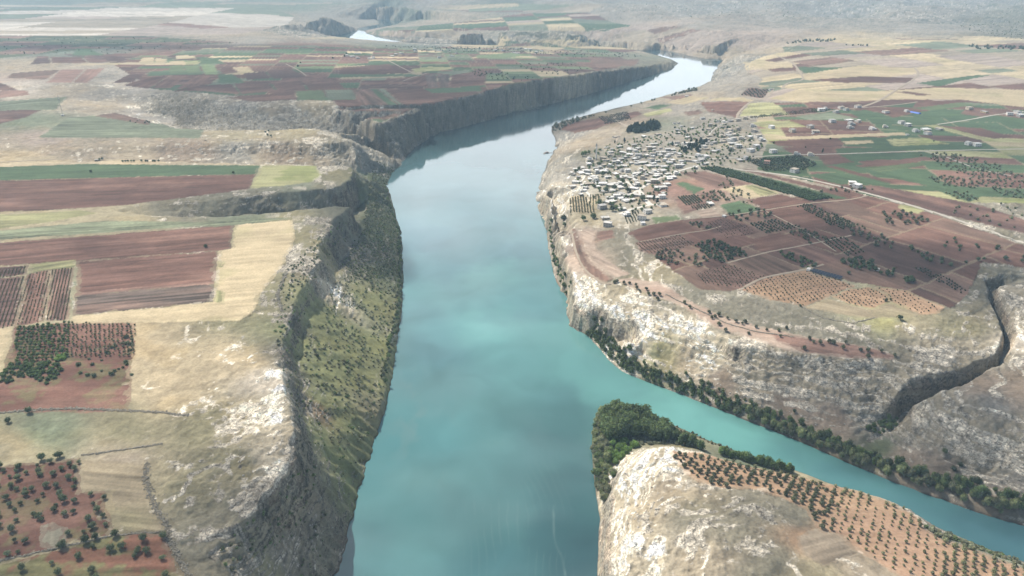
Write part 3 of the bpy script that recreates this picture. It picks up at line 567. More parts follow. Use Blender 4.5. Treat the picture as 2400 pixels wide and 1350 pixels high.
def dress(x, y, z, sl):
    """albedo and rockiness for ground points; sl is the steepness there"""
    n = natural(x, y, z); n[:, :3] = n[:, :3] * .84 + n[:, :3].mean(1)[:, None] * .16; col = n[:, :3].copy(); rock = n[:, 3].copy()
    pxs = np.hypot(x, y) / 700.0 + 0.2                     # metres one picture point spans there
    # grass: patches and tufts
    g1 = fbm(x, y, 85, 4, 1); g2 = fbm(x, y, 16, 4, 2); g3 = fbm(x, y, 5, 2, 5)
    col *= (1 + .16 * g1 + .16 * g2 + .12 * g3)[:, None]
    warm = sstep(.1, .7, fbm(x, y, 45, 3, 6))[:, None]; col = col * (1 - .25 * warm) + col * np.array([1.12, .98, .72]) * .25 * warm
    # limestone: ledges that follow the contours, blocks and cracks
    xr, yr = x + z * .85, y - z * .95
    rk = np.clip(np.maximum(rock, sstep(1.7, 2.5, sl) * .85), 0, 1)
    st = vnoise(z * .42 + 2.5 * fbm(x, y, 60, 3, 3), fbm(x, y, 120, 2, 4) * 3, 3)
    sb = vnoise(z * 1.15 + 2.2 * fbm(x, y, 34, 3, 6), fbm(x, y, 160, 2, 1) * 4 + z * .05, 5)
    pt = fbm(xr, yr, 22, 4, 7) * .42 + st * .25 + sb * .75 + .34 * fbm(xr, yr, 4.6 * np.clip(y / 800, .8, 3), 3, 2)
    out = sstep(.14, .40, pt + (rk - .53) * 1.4) * sstep(.12, .3, rk)
    base = np.maximum(col, .0) * .45 + np.array([.43, .405, .36]) * .55
    lum = np.clip(n[:, :3].mean(1) / .25, .45, 1.6)[:, None]
    earth = (sstep(.4, .8, rk) * .8)[:, None]; col = col * (1 - earth) + np.array([.33, .285, .205]) * np.clip(lum, .5, 1.35) * (1 + .2 * g2 + .15 * g3)[:, None] * earth
    rc = np.array([.62, .565, .47]) * lum ** 1.3 * .88 + base * .15
    rc = rc * (1 + .34 * fbm(xr, yr, 7, 4, 1) + .14 * st + .30 * sb)[:, None]
    crack = np.minimum(np.abs(fbm(xr, yr, 13, 3, 4)), np.abs(fbm(xr, yr, 6.5, 2, 6)) * 1.3)
    rc *= (1 - .6 * (1 - sstep(.0, .11, crack)))[:, None]
    steep = sstep(.9, 1.9, sl)[:, None]
    stain = sstep(-.2, .5, fbm(xr * 1.5, yr * 1.5, 22, 3, 5) )[:, None]
    rc = rc * (1 - steep * .42) * (1 - steep * .34 * (1 - stain)) * (1 - steep * np.array([.05, .12, .16]) * stain * 1.3)  # steep faces darkened: their shade painted into the rock, besides the stain
    out = out * (1 - .45 * sstep(1100, 2200, y))
    col = col * (1 - out[:, None]) + rc * out[:, None]
    # scrub specks on far hills
    far = sstep(2400, 3600, y)
    sp = sstep(.34, .46, fbm(x, y, 34, 2, 3) + .4 * fbm(x, y, 600, 3, 5) - .16) * (1 - .5 * sstep(4000, 6000, y)) * far * sstep(.12, .28, n[:, 3])
    col = col * (1 - sp[:, None] * .75) + np.array([.06, .075, .045]) * sp[:, None] * .75
    # wet dark margin at the water
    wet = (1 - sstep(.3, 1.6, z))[:, None]; col *= 1 - .55 * wet
    fieldm = np.zeros(len(x))
    wxx = x + fbm(x, y, 20, 4, 6, .7) * 2.2; wyy = y + fbm(x, y, 20, 4, 7, .7) * 2.2
    flat = sl < .5
    def crop(m, d, name, br, amp):
        u = x[m] * d[1] - y[m] * d[0]; v = x[m] * d[0] + y[m] * d[1]
        wl = np.maximum(4.5, 2.6 * np.median(pxs[m]))
        s1 = fbm(u, v / 14.0, wl, 3, 2); s2 = fbm(u, v / 6.0, wl * 6, 3, 3); s3 = fbm(x[m], y[m], 38, 4, 4)
        c = np.array(COL[name]) * br; c = c * .80 + c.mean() * .20
        if name in ('wheat', 'straw', 'yellowgreen'):
            gm = sstep(.15, .75, fbm(x[m], y[m], 70, 3, 6) + .25 * s2) * (.75 if name == 'yellowgreen' else .22)
            c = c[None, :] * (1 - gm[:, None]) + np.array([.20, .225, .085]) * gm[:, None]
        else:
            c = np.repeat(c[None, :], m.sum(), 0)
        if name in ('mixed', 'redbrown'):
            gm = sstep(-.15 if name == 'mixed' else .2, .45 if name == 'mixed' else .75, fbm(x[m], y[m], 30, 4, 5) + .4 * fbm(x[m], y[m], 6, 2, 3))[:, None] * (.85 if name == 'mixed' else .6)
            c = (np.array([.185, .095, .065]) * br if name == 'mixed' else c) * (1 - gm) + np.array([.15, .155, .075]) * gm
        if name.startswith('soil') or name in ('redbrown', 'tilled', 'strip'):
            t = sstep(-.1, .8, s2 + .4 * s3)[:, None]; c = c * (1 - t * .35) + np.array([.27, .165, .125]) * br * t * .35
        c = c * (1 + amp * 1.5 * s1 + amp * .7 * s2 + .10 * s3)[:, None]
        col[m] = c; rock[m] = 0; fieldm[m] = 1
    for Q, ca, sa, seed_, rects in ZP:
        b0, b1 = Q.min(0), Q.max(0)
        c = np.where((wxx > b0[0]) & (wxx < b1[0]) & (wyy > b0[1]) & (wyy < b1[1]) & flat)[0]
        c = c[in_poly(wxx[c], wyy[c], Q)]
        if not len(c): continue
        U = wxx[c] * ca + wyy[c] * sa; V = -wxx[c] * sa + wyy[c] * ca; md = np.median(pxs[c])
        for (x0, x1, y0, y1), name, br in rects:
            k = c[(U >= x0) & (U < x1) & (V >= y0) & (V < y1)]
            if len(k) < 3: continue
            m = np.zeros(len(x), bool); m[k] = True
            crop(m, (ca, sa), name, br, .12)
            uu = wxx[k] * ca + wyy[k] * sa; vv = -wxx[k] * sa + wyy[k] * ca
            ed = np.minimum(np.minimum(uu - x0, x1 - uu), np.minimum(vv - y0, y1 - vv)) < (1.4 + .30 * md)
            if seed_ < 18: col[k[ed]] = col[k[ed]] * .5 + np.array([.30, .25, .17]) * .5
    for name, br, amp, Q, d in FPOLY:
        b0, b1 = Q.min(0), Q.max(0)
        c = np.where((wxx > b0[0]) & (wxx < b1[0]) & (wyy > b0[1]) & (wyy < b1[1]) & (sl < .7))[0]
        if not len(c): continue
        c = c[in_poly(wxx[c], wyy[c], Q)]
        if len(c) < 2: continue
        m = np.zeros(len(x), bool); m[c] = True
        before = col[c].copy(); crop(m, d, name, br, amp)
        jx, jy = fbm(x[c], y[c], 7, 3, 2), fbm(x[c], y[c], 7, 3, 3)          # weedy, ragged margin
        for q in (3.2, -3.2):
            e_ = ~in_poly(wxx[c] + q * (1 + jx), wyy[c] + q * (.6 + jy), Q); col[c[e_]] = col[c[e_]] * .55 + before[e_] * .45
    return np.clip(col, .01, .85), np.clip(np.where(fieldm > 0, 0, rk), 0, 1), fieldm, np.where(fieldm > 0, 0, out)

def roughness(x, y, z, rk, fieldm, sl):
    """fine relief of rock ledges, blocks and gullied slopes"""
    damp = sstep(.6, 5, z) * (1 - fieldm); sc = np.clip(y / 900.0, .8, 2.6)
    t = z / 4.6 + fbm(x, y, 70, 3, 2) * 1.0 + fbm(x, y, 12, 3, 5) * .16; f = t - np.floor(t)
    ter = (sstep(.3, .72, f) - f) * 4.6 * .5 * sstep(.2, .6, rk) * (1 - sstep(1.2, 1.8, sl))
    rg = -np.abs(fbm(x, y, 13 , 4, 4)) * 2.4 * rk * sc + fbm(x, y, 5.0, 3, 5) * 1.5 * rk * sc
    cl = sstep(.8, 1.8, sl) * (.35 + .65 * rk); big = -np.abs(fbm(x, y, 34, 3, 1)) * 3.4 * sstep(.5, 1.0, sl) * sstep(4, 14, z) * (y < 1500) + fbm(x, y, 30, 4, 3) * 2.4 * cl - np.abs(fbm(x, y, 12, 3, 2)) * 2.6 * cl
    return (ter + rg + big) * damp + fbm(x, y, 9, 3, 6) * .16 * sstep(.4, 2, z)

def sheet(name, us, nrow, y0, y1, nfine):
    """one strip of the ground, its rows closer where the ground stands up steeply"""
    nu = len(us); yf = y0 * (y1 / y0) ** np.linspace(0, 1, nfine)
    K = us / FOCAL * CP
    VX = np.empty((nrow, nu)); VY = np.empty((nrow, nu)); D = np.empty((nfine - 1, nu), np.float32)
    tt = np.linspace(0, 1, nrow)
    flatv = np.abs(np.diff(project(0 * yf, yf, 0 * yf)[1]))[:, None]
    for s in range(0, nu, 150):
        k = K[s:s + 150]; X = k[None, :] * (yf[:, None] + 177); Y = np.repeat(yf[:, None], len(k), 1)
        Z = land(X.ravel(), Y.ravel()).reshape(X.shape)
        v = project(X, Y, np.maximum(Z, -1))[1]
        dv = np.abs(np.diff(v, axis=0)) + 1e-3 + 0.15 * flatv
        dv[np.minimum(v[1:], v[:-1]) > 1500] *= .3
        D[:, s:s + 150] = dv
    wd = max(4, int(nu / 45))                    # neighbouring columns share a row spacing that changes only gently
    for _ in range(3):
        Cc = np.cumsum(np.pad(D, ((0, 0), (wd + 1, wd)), mode='edge'), 1, dtype=np.float64)
        D = ((Cc[:, 2 * wd + 1:] - Cc[:, :-2 * wd - 1]) / (2 * wd + 1)).astype(np.float32)
    C = np.concatenate([np.zeros((1, nu)), np.cumsum(D, 0, dtype=np.float64)])
    for j in range(nu):
        yy = np.interp(tt * C[-1, j], C[:, j], yf)
        VY[:, j] = yy; VX[:, j] = K[j] * (yy + 177)
    x, y = VX.ravel(), VY.ravel()
    z = np.empty(len(x)); sl = np.empty(len(x))
    for s in range(0, len(x), 300000):
        e = slice(s, s + 300000); z[e] = land(x[e], y[e]); sl[e] = slope(x[e], y[e], 3.5)
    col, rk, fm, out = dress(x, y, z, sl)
    z = z + roughness(x, y, z, rk, fm, sl)
    V = np.stack([x, y, z], 1).astype(np.float32)
    idx = np.arange(nu * nrow, dtype=np.int32).reshape(nrow, nu)
    F = np.stack([idx[:-1, :-1], idx[:-1, 1:], idx[1:, 1:], idx[1:, :-1]], -1).reshape(-1, 4)
    zq = z[F].max(1); F = F[zq > -2.5]
    return V, F, col, np.clip(out * .8 + rk * .3, 0, 1)
def build_mesh(name, V, F, attrs, mat, smooth=True):
    me = bpy.data.meshes.new(name)
    me.vertices.add(len(V)); me.vertices.foreach_set('co', np.ascontiguousarray(V, np.float32).ravel())
    me.loops.add(F.size); me.loops.foreach_set('vertex_index', np.ascontiguousarray(F, np.int32).ravel())
    me.polygons.add(len(F)); me.polygons.foreach_set('loop_start', np.arange(0, F.size, F.shape[1], dtype=np.int32))
    me.polygons.foreach_set('use_smooth', np.full(len(F), smooth, bool))
    for an, dat in attrs.items():
        if dat.ndim == 2:
            a = me.attributes.new(an, 'FLOAT_COLOR', 'POINT'); d4 = np.ones((len(V), 4), np.float32); d4[:, :3] = dat; a.data.foreach_set('color', d4.ravel())
        else:
            a = me.attributes.new(an, 'FLOAT', 'POINT'); a.data.foreach_set('value', dat.astype(np.float32))
    me.materials.append(mat); me.update()
    return me
gm, n, l = new_mat('ground')
o = n.new('ShaderNodeOutputMaterial'); b = n.new('ShaderNodeBsdfPrincipled'); b.inputs['Roughness'].default_value = .95; b.inputs['Specular IOR Level'].default_value = .12
at = n.new('ShaderNodeAttribute'); at.attribute_name = 'albedo'; ar = n.new('ShaderNodeAttribute'); ar.attribute_name = 'rock'
tc = n.new('ShaderNodeTexCoord')
def noise(scale, detail, rough=.6):
    t = n.new('ShaderNodeTexNoise'); t.inputs['Scale'].default_value = scale; t.inputs['Detail'].default_value = detail; t.inputs['Roughness'].default_value = rough
    l.new(tc.outputs['Object'], t.inputs['Vector']); return t
def mth(op, a, b_):
    t = n.new('ShaderNodeMath'); t.operation = op
    for i, q in enumerate((a, b_)):
        if isinstance(q, (int, float)): t.inputs[i].default_value = q
        else: l.new(q, t.inputs[i])
    return t.outputs[0]
n1 = noise(.45, 5, .68); n2 = noise(.09, 4)

f1 = mth('ADD', mth('MULTIPLY', mth('SUBTRACT', n1.outputs['Fac'], .5), mth('ADD', mth('MULTIPLY', ar.outputs['Fac'], 1.3), .9)), 1.0)
f2 = mth('ADD', mth('MULTIPLY', n2.outputs['Fac'], .4), .8)
ff = mth('MULTIPLY', f1, f2)
# bedded limestone: blocks flattened along the strata, parted by dark joints
mp = n.new('ShaderNodeMapping'); mp.inputs['Scale'].default_value = (1, 1, 2.4); wob = n.new('ShaderNodeVectorMath'); wob.operation = 'MULTIPLY_ADD'
l.new(n2.outputs['Color'], wob.inputs[0]); wob.inputs[1].default_value = (9, 9, 3); l.new(tc.outputs['Object'], wob.inputs[2]); l.new(wob.outputs[0], mp.inputs['Vector'])
joints = 1.0; blocks = None
for sc_, wd_, dp_ in ((.16, .08, .68), (.42, .10, .6)):
    vo = n.new('ShaderNodeTexVoronoi'); vo.feature = 'DISTANCE_TO_EDGE'; vo.inputs['Scale'].default_value = sc_; l.new(mp.outputs[0], vo.inputs['Vector'])
    r_ = n.new('ShaderNodeMapRange'); r_.inputs['From Max'].default_value = wd_; r_.inputs['To Min'].default_value = dp_; l.new(vo.outputs['Distance'], r_.inputs['Value'])
    vc = n.new('ShaderNodeTexVoronoi'); vc.inputs['Scale'].default_value = sc_; l.new(mp.outputs[0], vc.inputs['Vector'])
    sx_ = n.new('ShaderNodeSeparateColor'); l.new(vc.outputs['Color'], sx_.inputs[0])
    joints = mth('MULTIPLY', joints, mth('MULTIPLY', r_.outputs['Result'], mth('ADD', mth('MULTIPLY', sx_.outputs[0], .5), .78)))
    blocks = sx_.outputs[0] if blocks is None else mth('ADD', blocks, mth('MULTIPLY', sx_.outputs[0], .4))
jm = n.new('ShaderNodeMix'); jm.inputs['A'].default_value = 1.0; l.new(ar.outputs['Fac'], jm.inputs['Factor']); l.new(joints, jm.inputs['B'])
ff = mth('MULTIPLY', ff, jm.outputs['Result'])
hgt = mth('ADD', n1.outputs['Fac'], mth('MULTIPLY', mth('MULTIPLY', blocks, ar.outputs['Fac']), .7))
vm = n.new('ShaderNodeVectorMath'); vm.operation = 'SCALE'; l.new(at.outputs['Color'], vm.inputs[0]); l.new(ff, vm.inputs['Scale'])
l.new(vm.outputs[0], b.inputs['Base Color'])
bump = n.new('ShaderNodeBump'); bump.inputs['Distance'].default_value = 2.6
l.new(mth('ADD', mth('MULTIPLY', ar.outputs['Fac'], .65), .16), bump.inputs['Strength']); l.new(hgt, bump.inputs['Height'])
l.new(bump.outputs[0], b.inputs['Normal']); l.new(b.outputs[0], o.inputs[0])
du = 2.0 / QUALITY
us = np.concatenate([np.linspace(-4200, -1560, 60)[:-1], np.linspace(-1560, -1250, 90)[:-1], np.arange(-1250, 1250, du), np.linspace(1250, 1560, 90), np.linspace(1560, 4200, 60)[1:]])
V, F, col, rk = sheet('ground', us, int(1150 * QUALITY), 130.0, 29500.0, int(2600 * max(.6, QUALITY)))
ground = tag(link(bpy.data.objects.new('ground', build_mesh('ground', V, F, {'albedo': col, 'rock': rk}, gm))), 'dry farmland, rocky slopes and plateaus along the river canyon', 'ground', kind='structure')
print('ground', len(V), 'verts', round(time.time() - T0, 1), 's')
del V, F, col, rk
# ------------------------------------------------------------------ water
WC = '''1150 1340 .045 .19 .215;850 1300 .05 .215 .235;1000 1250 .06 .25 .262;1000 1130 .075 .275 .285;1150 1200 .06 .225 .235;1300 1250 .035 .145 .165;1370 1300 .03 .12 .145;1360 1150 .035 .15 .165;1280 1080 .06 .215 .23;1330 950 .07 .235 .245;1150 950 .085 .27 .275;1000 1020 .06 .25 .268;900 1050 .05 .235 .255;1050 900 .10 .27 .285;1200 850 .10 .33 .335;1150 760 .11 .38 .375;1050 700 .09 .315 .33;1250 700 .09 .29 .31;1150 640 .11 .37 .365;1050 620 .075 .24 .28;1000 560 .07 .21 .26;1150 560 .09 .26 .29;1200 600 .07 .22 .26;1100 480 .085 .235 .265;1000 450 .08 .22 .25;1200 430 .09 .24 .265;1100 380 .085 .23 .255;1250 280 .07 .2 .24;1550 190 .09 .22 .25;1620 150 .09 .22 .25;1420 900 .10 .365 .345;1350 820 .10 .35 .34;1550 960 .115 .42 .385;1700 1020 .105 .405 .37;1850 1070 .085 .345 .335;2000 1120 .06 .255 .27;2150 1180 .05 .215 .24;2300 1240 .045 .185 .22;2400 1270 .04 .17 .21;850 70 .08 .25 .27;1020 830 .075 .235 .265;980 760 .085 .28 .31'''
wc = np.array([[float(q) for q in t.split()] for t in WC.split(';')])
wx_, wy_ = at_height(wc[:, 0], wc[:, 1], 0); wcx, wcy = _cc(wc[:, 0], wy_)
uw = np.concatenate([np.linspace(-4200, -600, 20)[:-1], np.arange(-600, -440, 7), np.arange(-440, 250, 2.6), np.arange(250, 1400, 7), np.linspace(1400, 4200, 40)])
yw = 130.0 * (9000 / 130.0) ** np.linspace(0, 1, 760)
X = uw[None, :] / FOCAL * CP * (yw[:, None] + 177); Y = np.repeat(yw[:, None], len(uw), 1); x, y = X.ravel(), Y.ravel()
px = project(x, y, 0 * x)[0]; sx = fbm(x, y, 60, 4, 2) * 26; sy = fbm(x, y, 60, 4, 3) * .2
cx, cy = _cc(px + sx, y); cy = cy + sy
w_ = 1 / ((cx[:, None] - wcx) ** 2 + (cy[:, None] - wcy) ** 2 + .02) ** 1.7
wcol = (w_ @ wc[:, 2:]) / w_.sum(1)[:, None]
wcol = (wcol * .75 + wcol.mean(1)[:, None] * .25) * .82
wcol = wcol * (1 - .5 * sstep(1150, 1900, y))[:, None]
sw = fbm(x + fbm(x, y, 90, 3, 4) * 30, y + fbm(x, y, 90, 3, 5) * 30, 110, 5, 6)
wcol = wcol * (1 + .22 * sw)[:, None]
# silt: a soft plume front in mid river and thin threads drawn out along the right bank
plume = sstep(.0, .45, fbm(x, y * .6, 34, 4, 4)) * np.exp(-((px - 985) / 60) ** 2 - ((y - 610) / 90) ** 2)
tx = x + fbm(x, y, 70, 3, 5) * 3.0 + 4 * np.sin(y / 38.0)
thread = np.maximum(0, 1 - np.abs(np.sin(tx * .5 + 2.6 * fbm(x, y, 90, 3, 6)) ) * 2.2) * sstep(300, 395, y) * (1 - sstep(440, 580, y)) * np.exp(-((px - 1210) / 115) ** 4) * np.clip(fbm(x, y, 32, 3, 1) * 1.3 + .4, 0, 1)
thread2 = np.maximum(0, 1 - np.abs(x - 39 - 3.5 * np.sin(y / 26.0) - 2 * fbm(x, y, 30, 3, 2)) / 1.3) * (y < 470) * (.4 + .6 * np.clip(fbm(x, y, 9, 3, 3) + .3, 0, 1))
k_ = np.clip(.5 * plume + .24 * thread + .5 * thread2, 0, .8)[:, None]
wcol = wcol * (1 - k_) + np.array([.15, .235, .235]) * k_
idx = np.arange(x.size, dtype=np.int32).reshape(X.shape)
F = np.stack([idx[:-1, :-1], idx[:-1, 1:], idx[1:, 1:], idx[1:, :-1]], -1).reshape(-1, 4)
wm, n, l = new_mat('water')
o = n.new('ShaderNodeOutputMaterial'); b = n.new('ShaderNodeBsdfPrincipled'); at = n.new('ShaderNodeAttribute'); at.attribute_name = 'albedo'
l.new(at.outputs['Color'], b.inputs['Base Color']); aw = n.new('ShaderNodeAttribute'); aw.attribute_name = 'wind'; rw = n.new('ShaderNodeMapRange'); rw.inputs['To Min'].default_value = .02; rw.inputs['To Max'].default_value = .085; l.new(aw.outputs['Fac'], rw.inputs['Value']); l.new(rw.outputs['Result'], b.inputs['Roughness']); b.inputs['IOR'].default_value = 1.45
tc = n.new('ShaderNodeTexCoord'); t1 = noise(.35, 3); t2 = noise(.02, 3)
bump = n.new('ShaderNodeBump'); bump.inputs['Strength'].default_value = .10; bump.inputs['Distance'].default_value = .35
l.new(mth('MULTIPLY', t1.outputs['Fac'], t2.outputs['Fac']), bump.inputs['Height']); l.new(bump.outputs[0], b.inputs['Normal']); l.new(b.outputs[0], o.inputs[0])
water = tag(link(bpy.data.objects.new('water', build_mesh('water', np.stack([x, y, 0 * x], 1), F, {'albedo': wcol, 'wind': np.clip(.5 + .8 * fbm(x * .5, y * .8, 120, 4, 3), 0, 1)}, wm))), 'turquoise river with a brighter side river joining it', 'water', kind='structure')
print('water', round(time.time() - T0, 1), 's')
# ------------------------------------------------------------------ plants
def surf(x, y):
    """height of the finished ground, rockiness and whether it is a field"""
    x = np.asarray(x, float); y = np.asarray(y, float)
    z = land(x, y); sl = slope(x, y, 3.5); c, rk, fm, _o = dress(x, y, z, sl)
    return z + roughness(x, y, z, rk, fm, sl), rk, fm, sl
fol, n, l = new_mat('foliage')
o = n.new('ShaderNodeOutputMaterial'); b = n.new('ShaderNodeBsdfPrincipled'); b.inputs['Roughness'].default_value = .8; b.inputs['Specular IOR Level'].default_value = .15
oi = n.new('ShaderNodeObjectInfo'); at = n.new('ShaderNodeAttribute'); at.attribute_name = 'tint'
mx = n.new('ShaderNodeMix'); mx.data_type = 'RGBA'; mx.blend_type = 'MULTIPLY'; mx.inputs['Factor'].default_value = 1
hs = n.new('ShaderNodeHueSaturation')
mr = n.new('ShaderNodeMapRange'); mr.inputs['To Min'].default_value = 1.45; mr.inputs['To Max'].default_value = 2.55; l.new(oi.outputs['Random'], mr.inputs['Value'])
l.new(oi.outputs['Color'], mx.inputs['A']); l.new(at.outputs['Color'], mx.inputs['B']); l.new(mx.outputs['Result'], hs.inputs['Color']); l.new(mr.outputs['Result'], hs.inputs['Value'])
l.new(hs.outputs['Color'], b.inputs['Base Color'])
ts = n.new('ShaderNodeBsdfTranslucent'); l.new(hs.outputs['Color'], ts.inputs['Color']); ms = n.new('ShaderNodeMixShader'); ms.inputs[0].default_value = .42
l.new(b.outputs[0], ms.inputs[1]); l.new(ts.outputs[0], ms.inputs[2]); l.new(ms.outputs[0], o.inputs[0])
brk_m, n, l = new_mat('bark')
o = n.new('ShaderNodeOutputMaterial'); b = n.new('ShaderNodeBsdfPrincipled'); b.inputs['Roughness'].default_value = .9
tc = n.new('ShaderNodeTexCoord'); t = n.new('ShaderNodeTexNoise'); t.inputs['Scale'].default_value = 6; l.new(tc.outputs['Object'], t.inputs['Vector'])
cr = n.new('ShaderNodeMapRange'); cr.data_type = 'FLOAT_VECTOR'; cr.inputs[9].default_value = (.07, .055, .04); cr.inputs[10].default_value = (.17, .14, .11)
l.new(t.outputs['Fac'], cr.inputs['Vector']); l.new(cr.outputs['Vector'], b.inputs['Base Color']); l.new(b.outputs[0], o.inputs[0])
def ico():
    p = (1 + 5 ** .5) / 2
    v = np.array([(-1, p, 0), (1, p, 0), (-1, -p, 0), (1, -p, 0), (0, -1, p), (0, 1, p), (0, -1, -p), (0, 1, -p), (p, 0, -1), (p, 0, 1), (-p, 0, -1), (-p, 0, 1)]) / math.hypot(1, p)
    f = [(0, 11, 5), (0, 5, 1), (0, 1, 7), (0, 7, 10), (0, 10, 11), (1, 5, 9), (5, 11, 4), (11, 10, 2), (10, 7, 6), (7, 1, 8), (3, 9, 4), (3, 4, 2), (3, 2, 6), (3, 6, 8), (3, 8, 9), (4, 9, 5), (2, 4, 11), (6, 2, 10), (8, 6, 7), (9, 8, 1)]
    v = [tuple(a) for a in v]; f2 = []; mid = {}
    def m(a, c):
        k = (min(a, c), max(a, c))
        if k not in mid:
            q = (np.array(v[a]) + np.array(v[c])) / 2; v.append(tuple(q / np.linalg.norm(q))); mid[k] = len(v) - 1
        return mid[k]
    for a, c, d in f: ac, cd, da = m(a, c), m(c, d), m(d, a); f2 += [(a, ac, da), (c, cd, ac), (d, da, cd), (ac, cd, da)]
    return np.array(v), np.array(f), np.array(f2)
ICO_V, ICO_F0, ICO_F = ico()
def crown_arrays(seed, leaves, size, rx, rz, shape='dome', core=True, detail=True):
    """foliage as many small leaf clumps spread through an uneven volume; base of the crown at z = 0, unit scale"""
    rng = np.random.default_rng(seed)
    lobes = rng.normal(size=(7, 3)); lobes /= np.linalg.norm(lobes, axis=1)[:, None]; amp = rng.uniform(.12, .34, 7)
    def lump(d): return 1 + (np.clip(d @ lobes.T - .35, 0, 1) * amp * 1.8).sum(1) - .16
    def form(d, r):
        q = d * (r * lump(d))[:, None]
        if shape == 'spire':
            h = (q[:, 2] + 1) / 2; taper = np.clip(np.sin(np.clip(h, 0.02, 1) ** .85 * math.pi) ** .6 * .95 + .15 * (1 - h), .14, 1)
            q[:, 0] *= taper; q[:, 1] *= taper
        elif shape == 'cone':
            h = np.clip((q[:, 2] + 1) / 2, 0, 1); q[:, 0] *= 1.25 * (1 - h) + .1; q[:, 1] *= 1.25 * (1 - h) + .1
        return q * np.array([rx, rx, rz]) + np.array([0, 0, rz])
    V, F, T = [], [], []; nv = 0
    if core:
        cv = ICO_V if detail else ICO_V[:12]; cf = ICO_F if detail else ICO_F0
        q = form(cv, np.full(len(cv), .76) + rng.uniform(-.08, .08, len(cv)))
        V.append(q); F.append(cf); T.append(np.repeat(rng.uniform(.55, .85, (len(cv), 1)), 3, 1)); nv = len(cv)  # core tinted darker: the crown's self-shading put into its colour
    d = rng.normal(size=(leaves, 3)); d /= np.linalg.norm(d, axis=1)[:, None]; d[:, 2] = np.where(d[:, 2] < -.55, -d[:, 2], d[:, 2])
    q = form(d, rng.uniform(.72, 1.04, leaves))
    nrm = d + rng.normal(size=(leaves, 3)) * .55; nrm[:, 2] += .25; nrm /= np.linalg.norm(nrm, axis=1)[:, None]
    a = np.cross(nrm, rng.normal(size=(leaves, 3))); a /= np.linalg.norm(a, axis=1)[:, None]; c = np.cross(nrm, a)
    s = size * rng.uniform(.6, 1.35, leaves)[:, None]
    k = rng.uniform(.6, 1.25, (leaves, 1)) * np.where(rng.random((leaves, 1)) < .25, .7, 1.0)
    tint = np.concatenate([k * rng.uniform(.92, 1.15, (leaves, 1)), k, k * rng.uniform(.8, 1.05, (leaves, 1))], 1)
    L = np.stack([q + a * s, q + c * s * .8 + nrm * s * .25, q - a * s], 1).reshape(-1, 3)
    V.append(L); F.append(np.arange(leaves * 3).reshape(-1, 3) + nv); T.append(np.repeat(tint, 3, 0))
    return np.concatenate(V), np.concatenate(F), np.concatenate(T)
def trunk_arrays(seed, h, r, limbs=3, top=None):
    rng = np.random.default_rng(seed); V, F = [], []
    def tube(p, rad, sides=6):
        b0 = len(V)
        for (x, y, z), rr in zip(p, rad):
            for k in range(sides): V.append((x + rr * math.cos(6.2832 * k / sides), y + rr * math.sin(6.2832 * k / sides), z))
        for i in range(len(p) - 1):
            for k in range(sides):
                a, c = b0 + i * sides + k, b0 + i * sides + (k + 1) % sides
                F.append((a, c, c + sides)); F.append((a, c + sides, a + sides))
    bx_, by_ = rng.uniform(-.12, .12, 2) * h
    tube([(0, 0, -.15 * h), (bx_ * .4, by_ * .4, h * .5), (bx_, by_, h)], [r * 1.3, r, r * .8])
    for k in range(limbs):
        an = 6.2832 * (k + rng.uniform(-.2, .2)) / max(1, limbs); le = h * rng.uniform(.6, 1.0)
        e = (bx_ + math.cos(an) * le * .6, by_ + math.sin(an) * le * .6, h + le * .8)
        tube([(bx_, by_, h * .92), ((bx_ + e[0]) / 2, (by_ + e[1]) / 2, h + le * .3), e], [r * .65, r * .45, r * .2], 5)
    if top: tube([(bx_, by_, h), (bx_ * .5, by_ * .5, (h + top) / 2), (0, 0, top)], [r * .8, r * .5, r * .12])
    return np.array(V), np.array(F)
def plant_mesh(name, V, F, T, mats, mi=None):
    me = build_mesh(name, V, F, {'tint': T}, mats[0], smooth=False)
    for m in mats[1:]: me.materials.append(m)
    if mi is not None: me.polygons.foreach_set('material_index', mi.astype(np.int32)); me.update()
    return me
class Kind:
    """a kind of tree: a few shared crowns and trunks; parts only where the photograph is near enough to show them"""
    def __init__(s, name, leaves, size, rx, rz, lift, tr, shape='dome', parts=False, variants=4, seed=0, limbs=3):
        s.name, s.parts, s.n = name, parts, variants; s.crown, s.trunk = [], []
        for k in range(variants):
            V, F, T = crown_arrays(seed + k, leaves, size, rx, rz, shape)
            V = V + np.array([0, 0, lift]); TV_, TF_ = trunk_arrays(seed + 50 + k, lift + rz * .35, tr, limbs, lift + rz * 1.5 if shape != 'dome' else None)
            if parts:
                s.crown.append(plant_mesh('crown', V, F, T, [fol])); s.trunk.append(plant_mesh('trunk', TV_, TF_, np.ones((len(TV_), 3)), [brk_m]))
            else:
                s.crown.append(plant_mesh(name, np.concatenate([V, TV_]), np.concatenate([F, TF_ + len(V)]), np.concatenate([T, np.ones((len(TV_), 3))]), [fol, brk_m], np.r_[np.zeros(len(F)), np.ones(len(TF_))]))
    def put(s, x, y, z, sc, col, label, cat, group, rng, zs=1.0, lean=.06, name=None):
        name = name or s.name
        k = rng.randrange(s.n); rot = (rng.uniform(-lean, lean), rng.uniform(-lean, lean), rng.uniform(0, 6.28)); S = (sc * rng.uniform(.9, 1.1), sc * rng.uniform(.9, 1.1), sc * zs)
        if s.parts:
            r_ = bpy.data.objects.new(name, None); r_.empty_display_size = .5; link(r_)
            for nm, me in (('crown', s.crown[k]), ('trunk', s.trunk[k])):
                c = bpy.data.objects.new(nm, me); c.color = (*col, 1); link(c, r_)
        else:
            r_ = bpy.data.objects.new(name, s.crown[k]); r_.color = (*col, 1); link(r_)
        r_.location = (x, y, z); r_.rotation_euler = rot; r_.scale = S
        return tag(r_, label, cat, group)
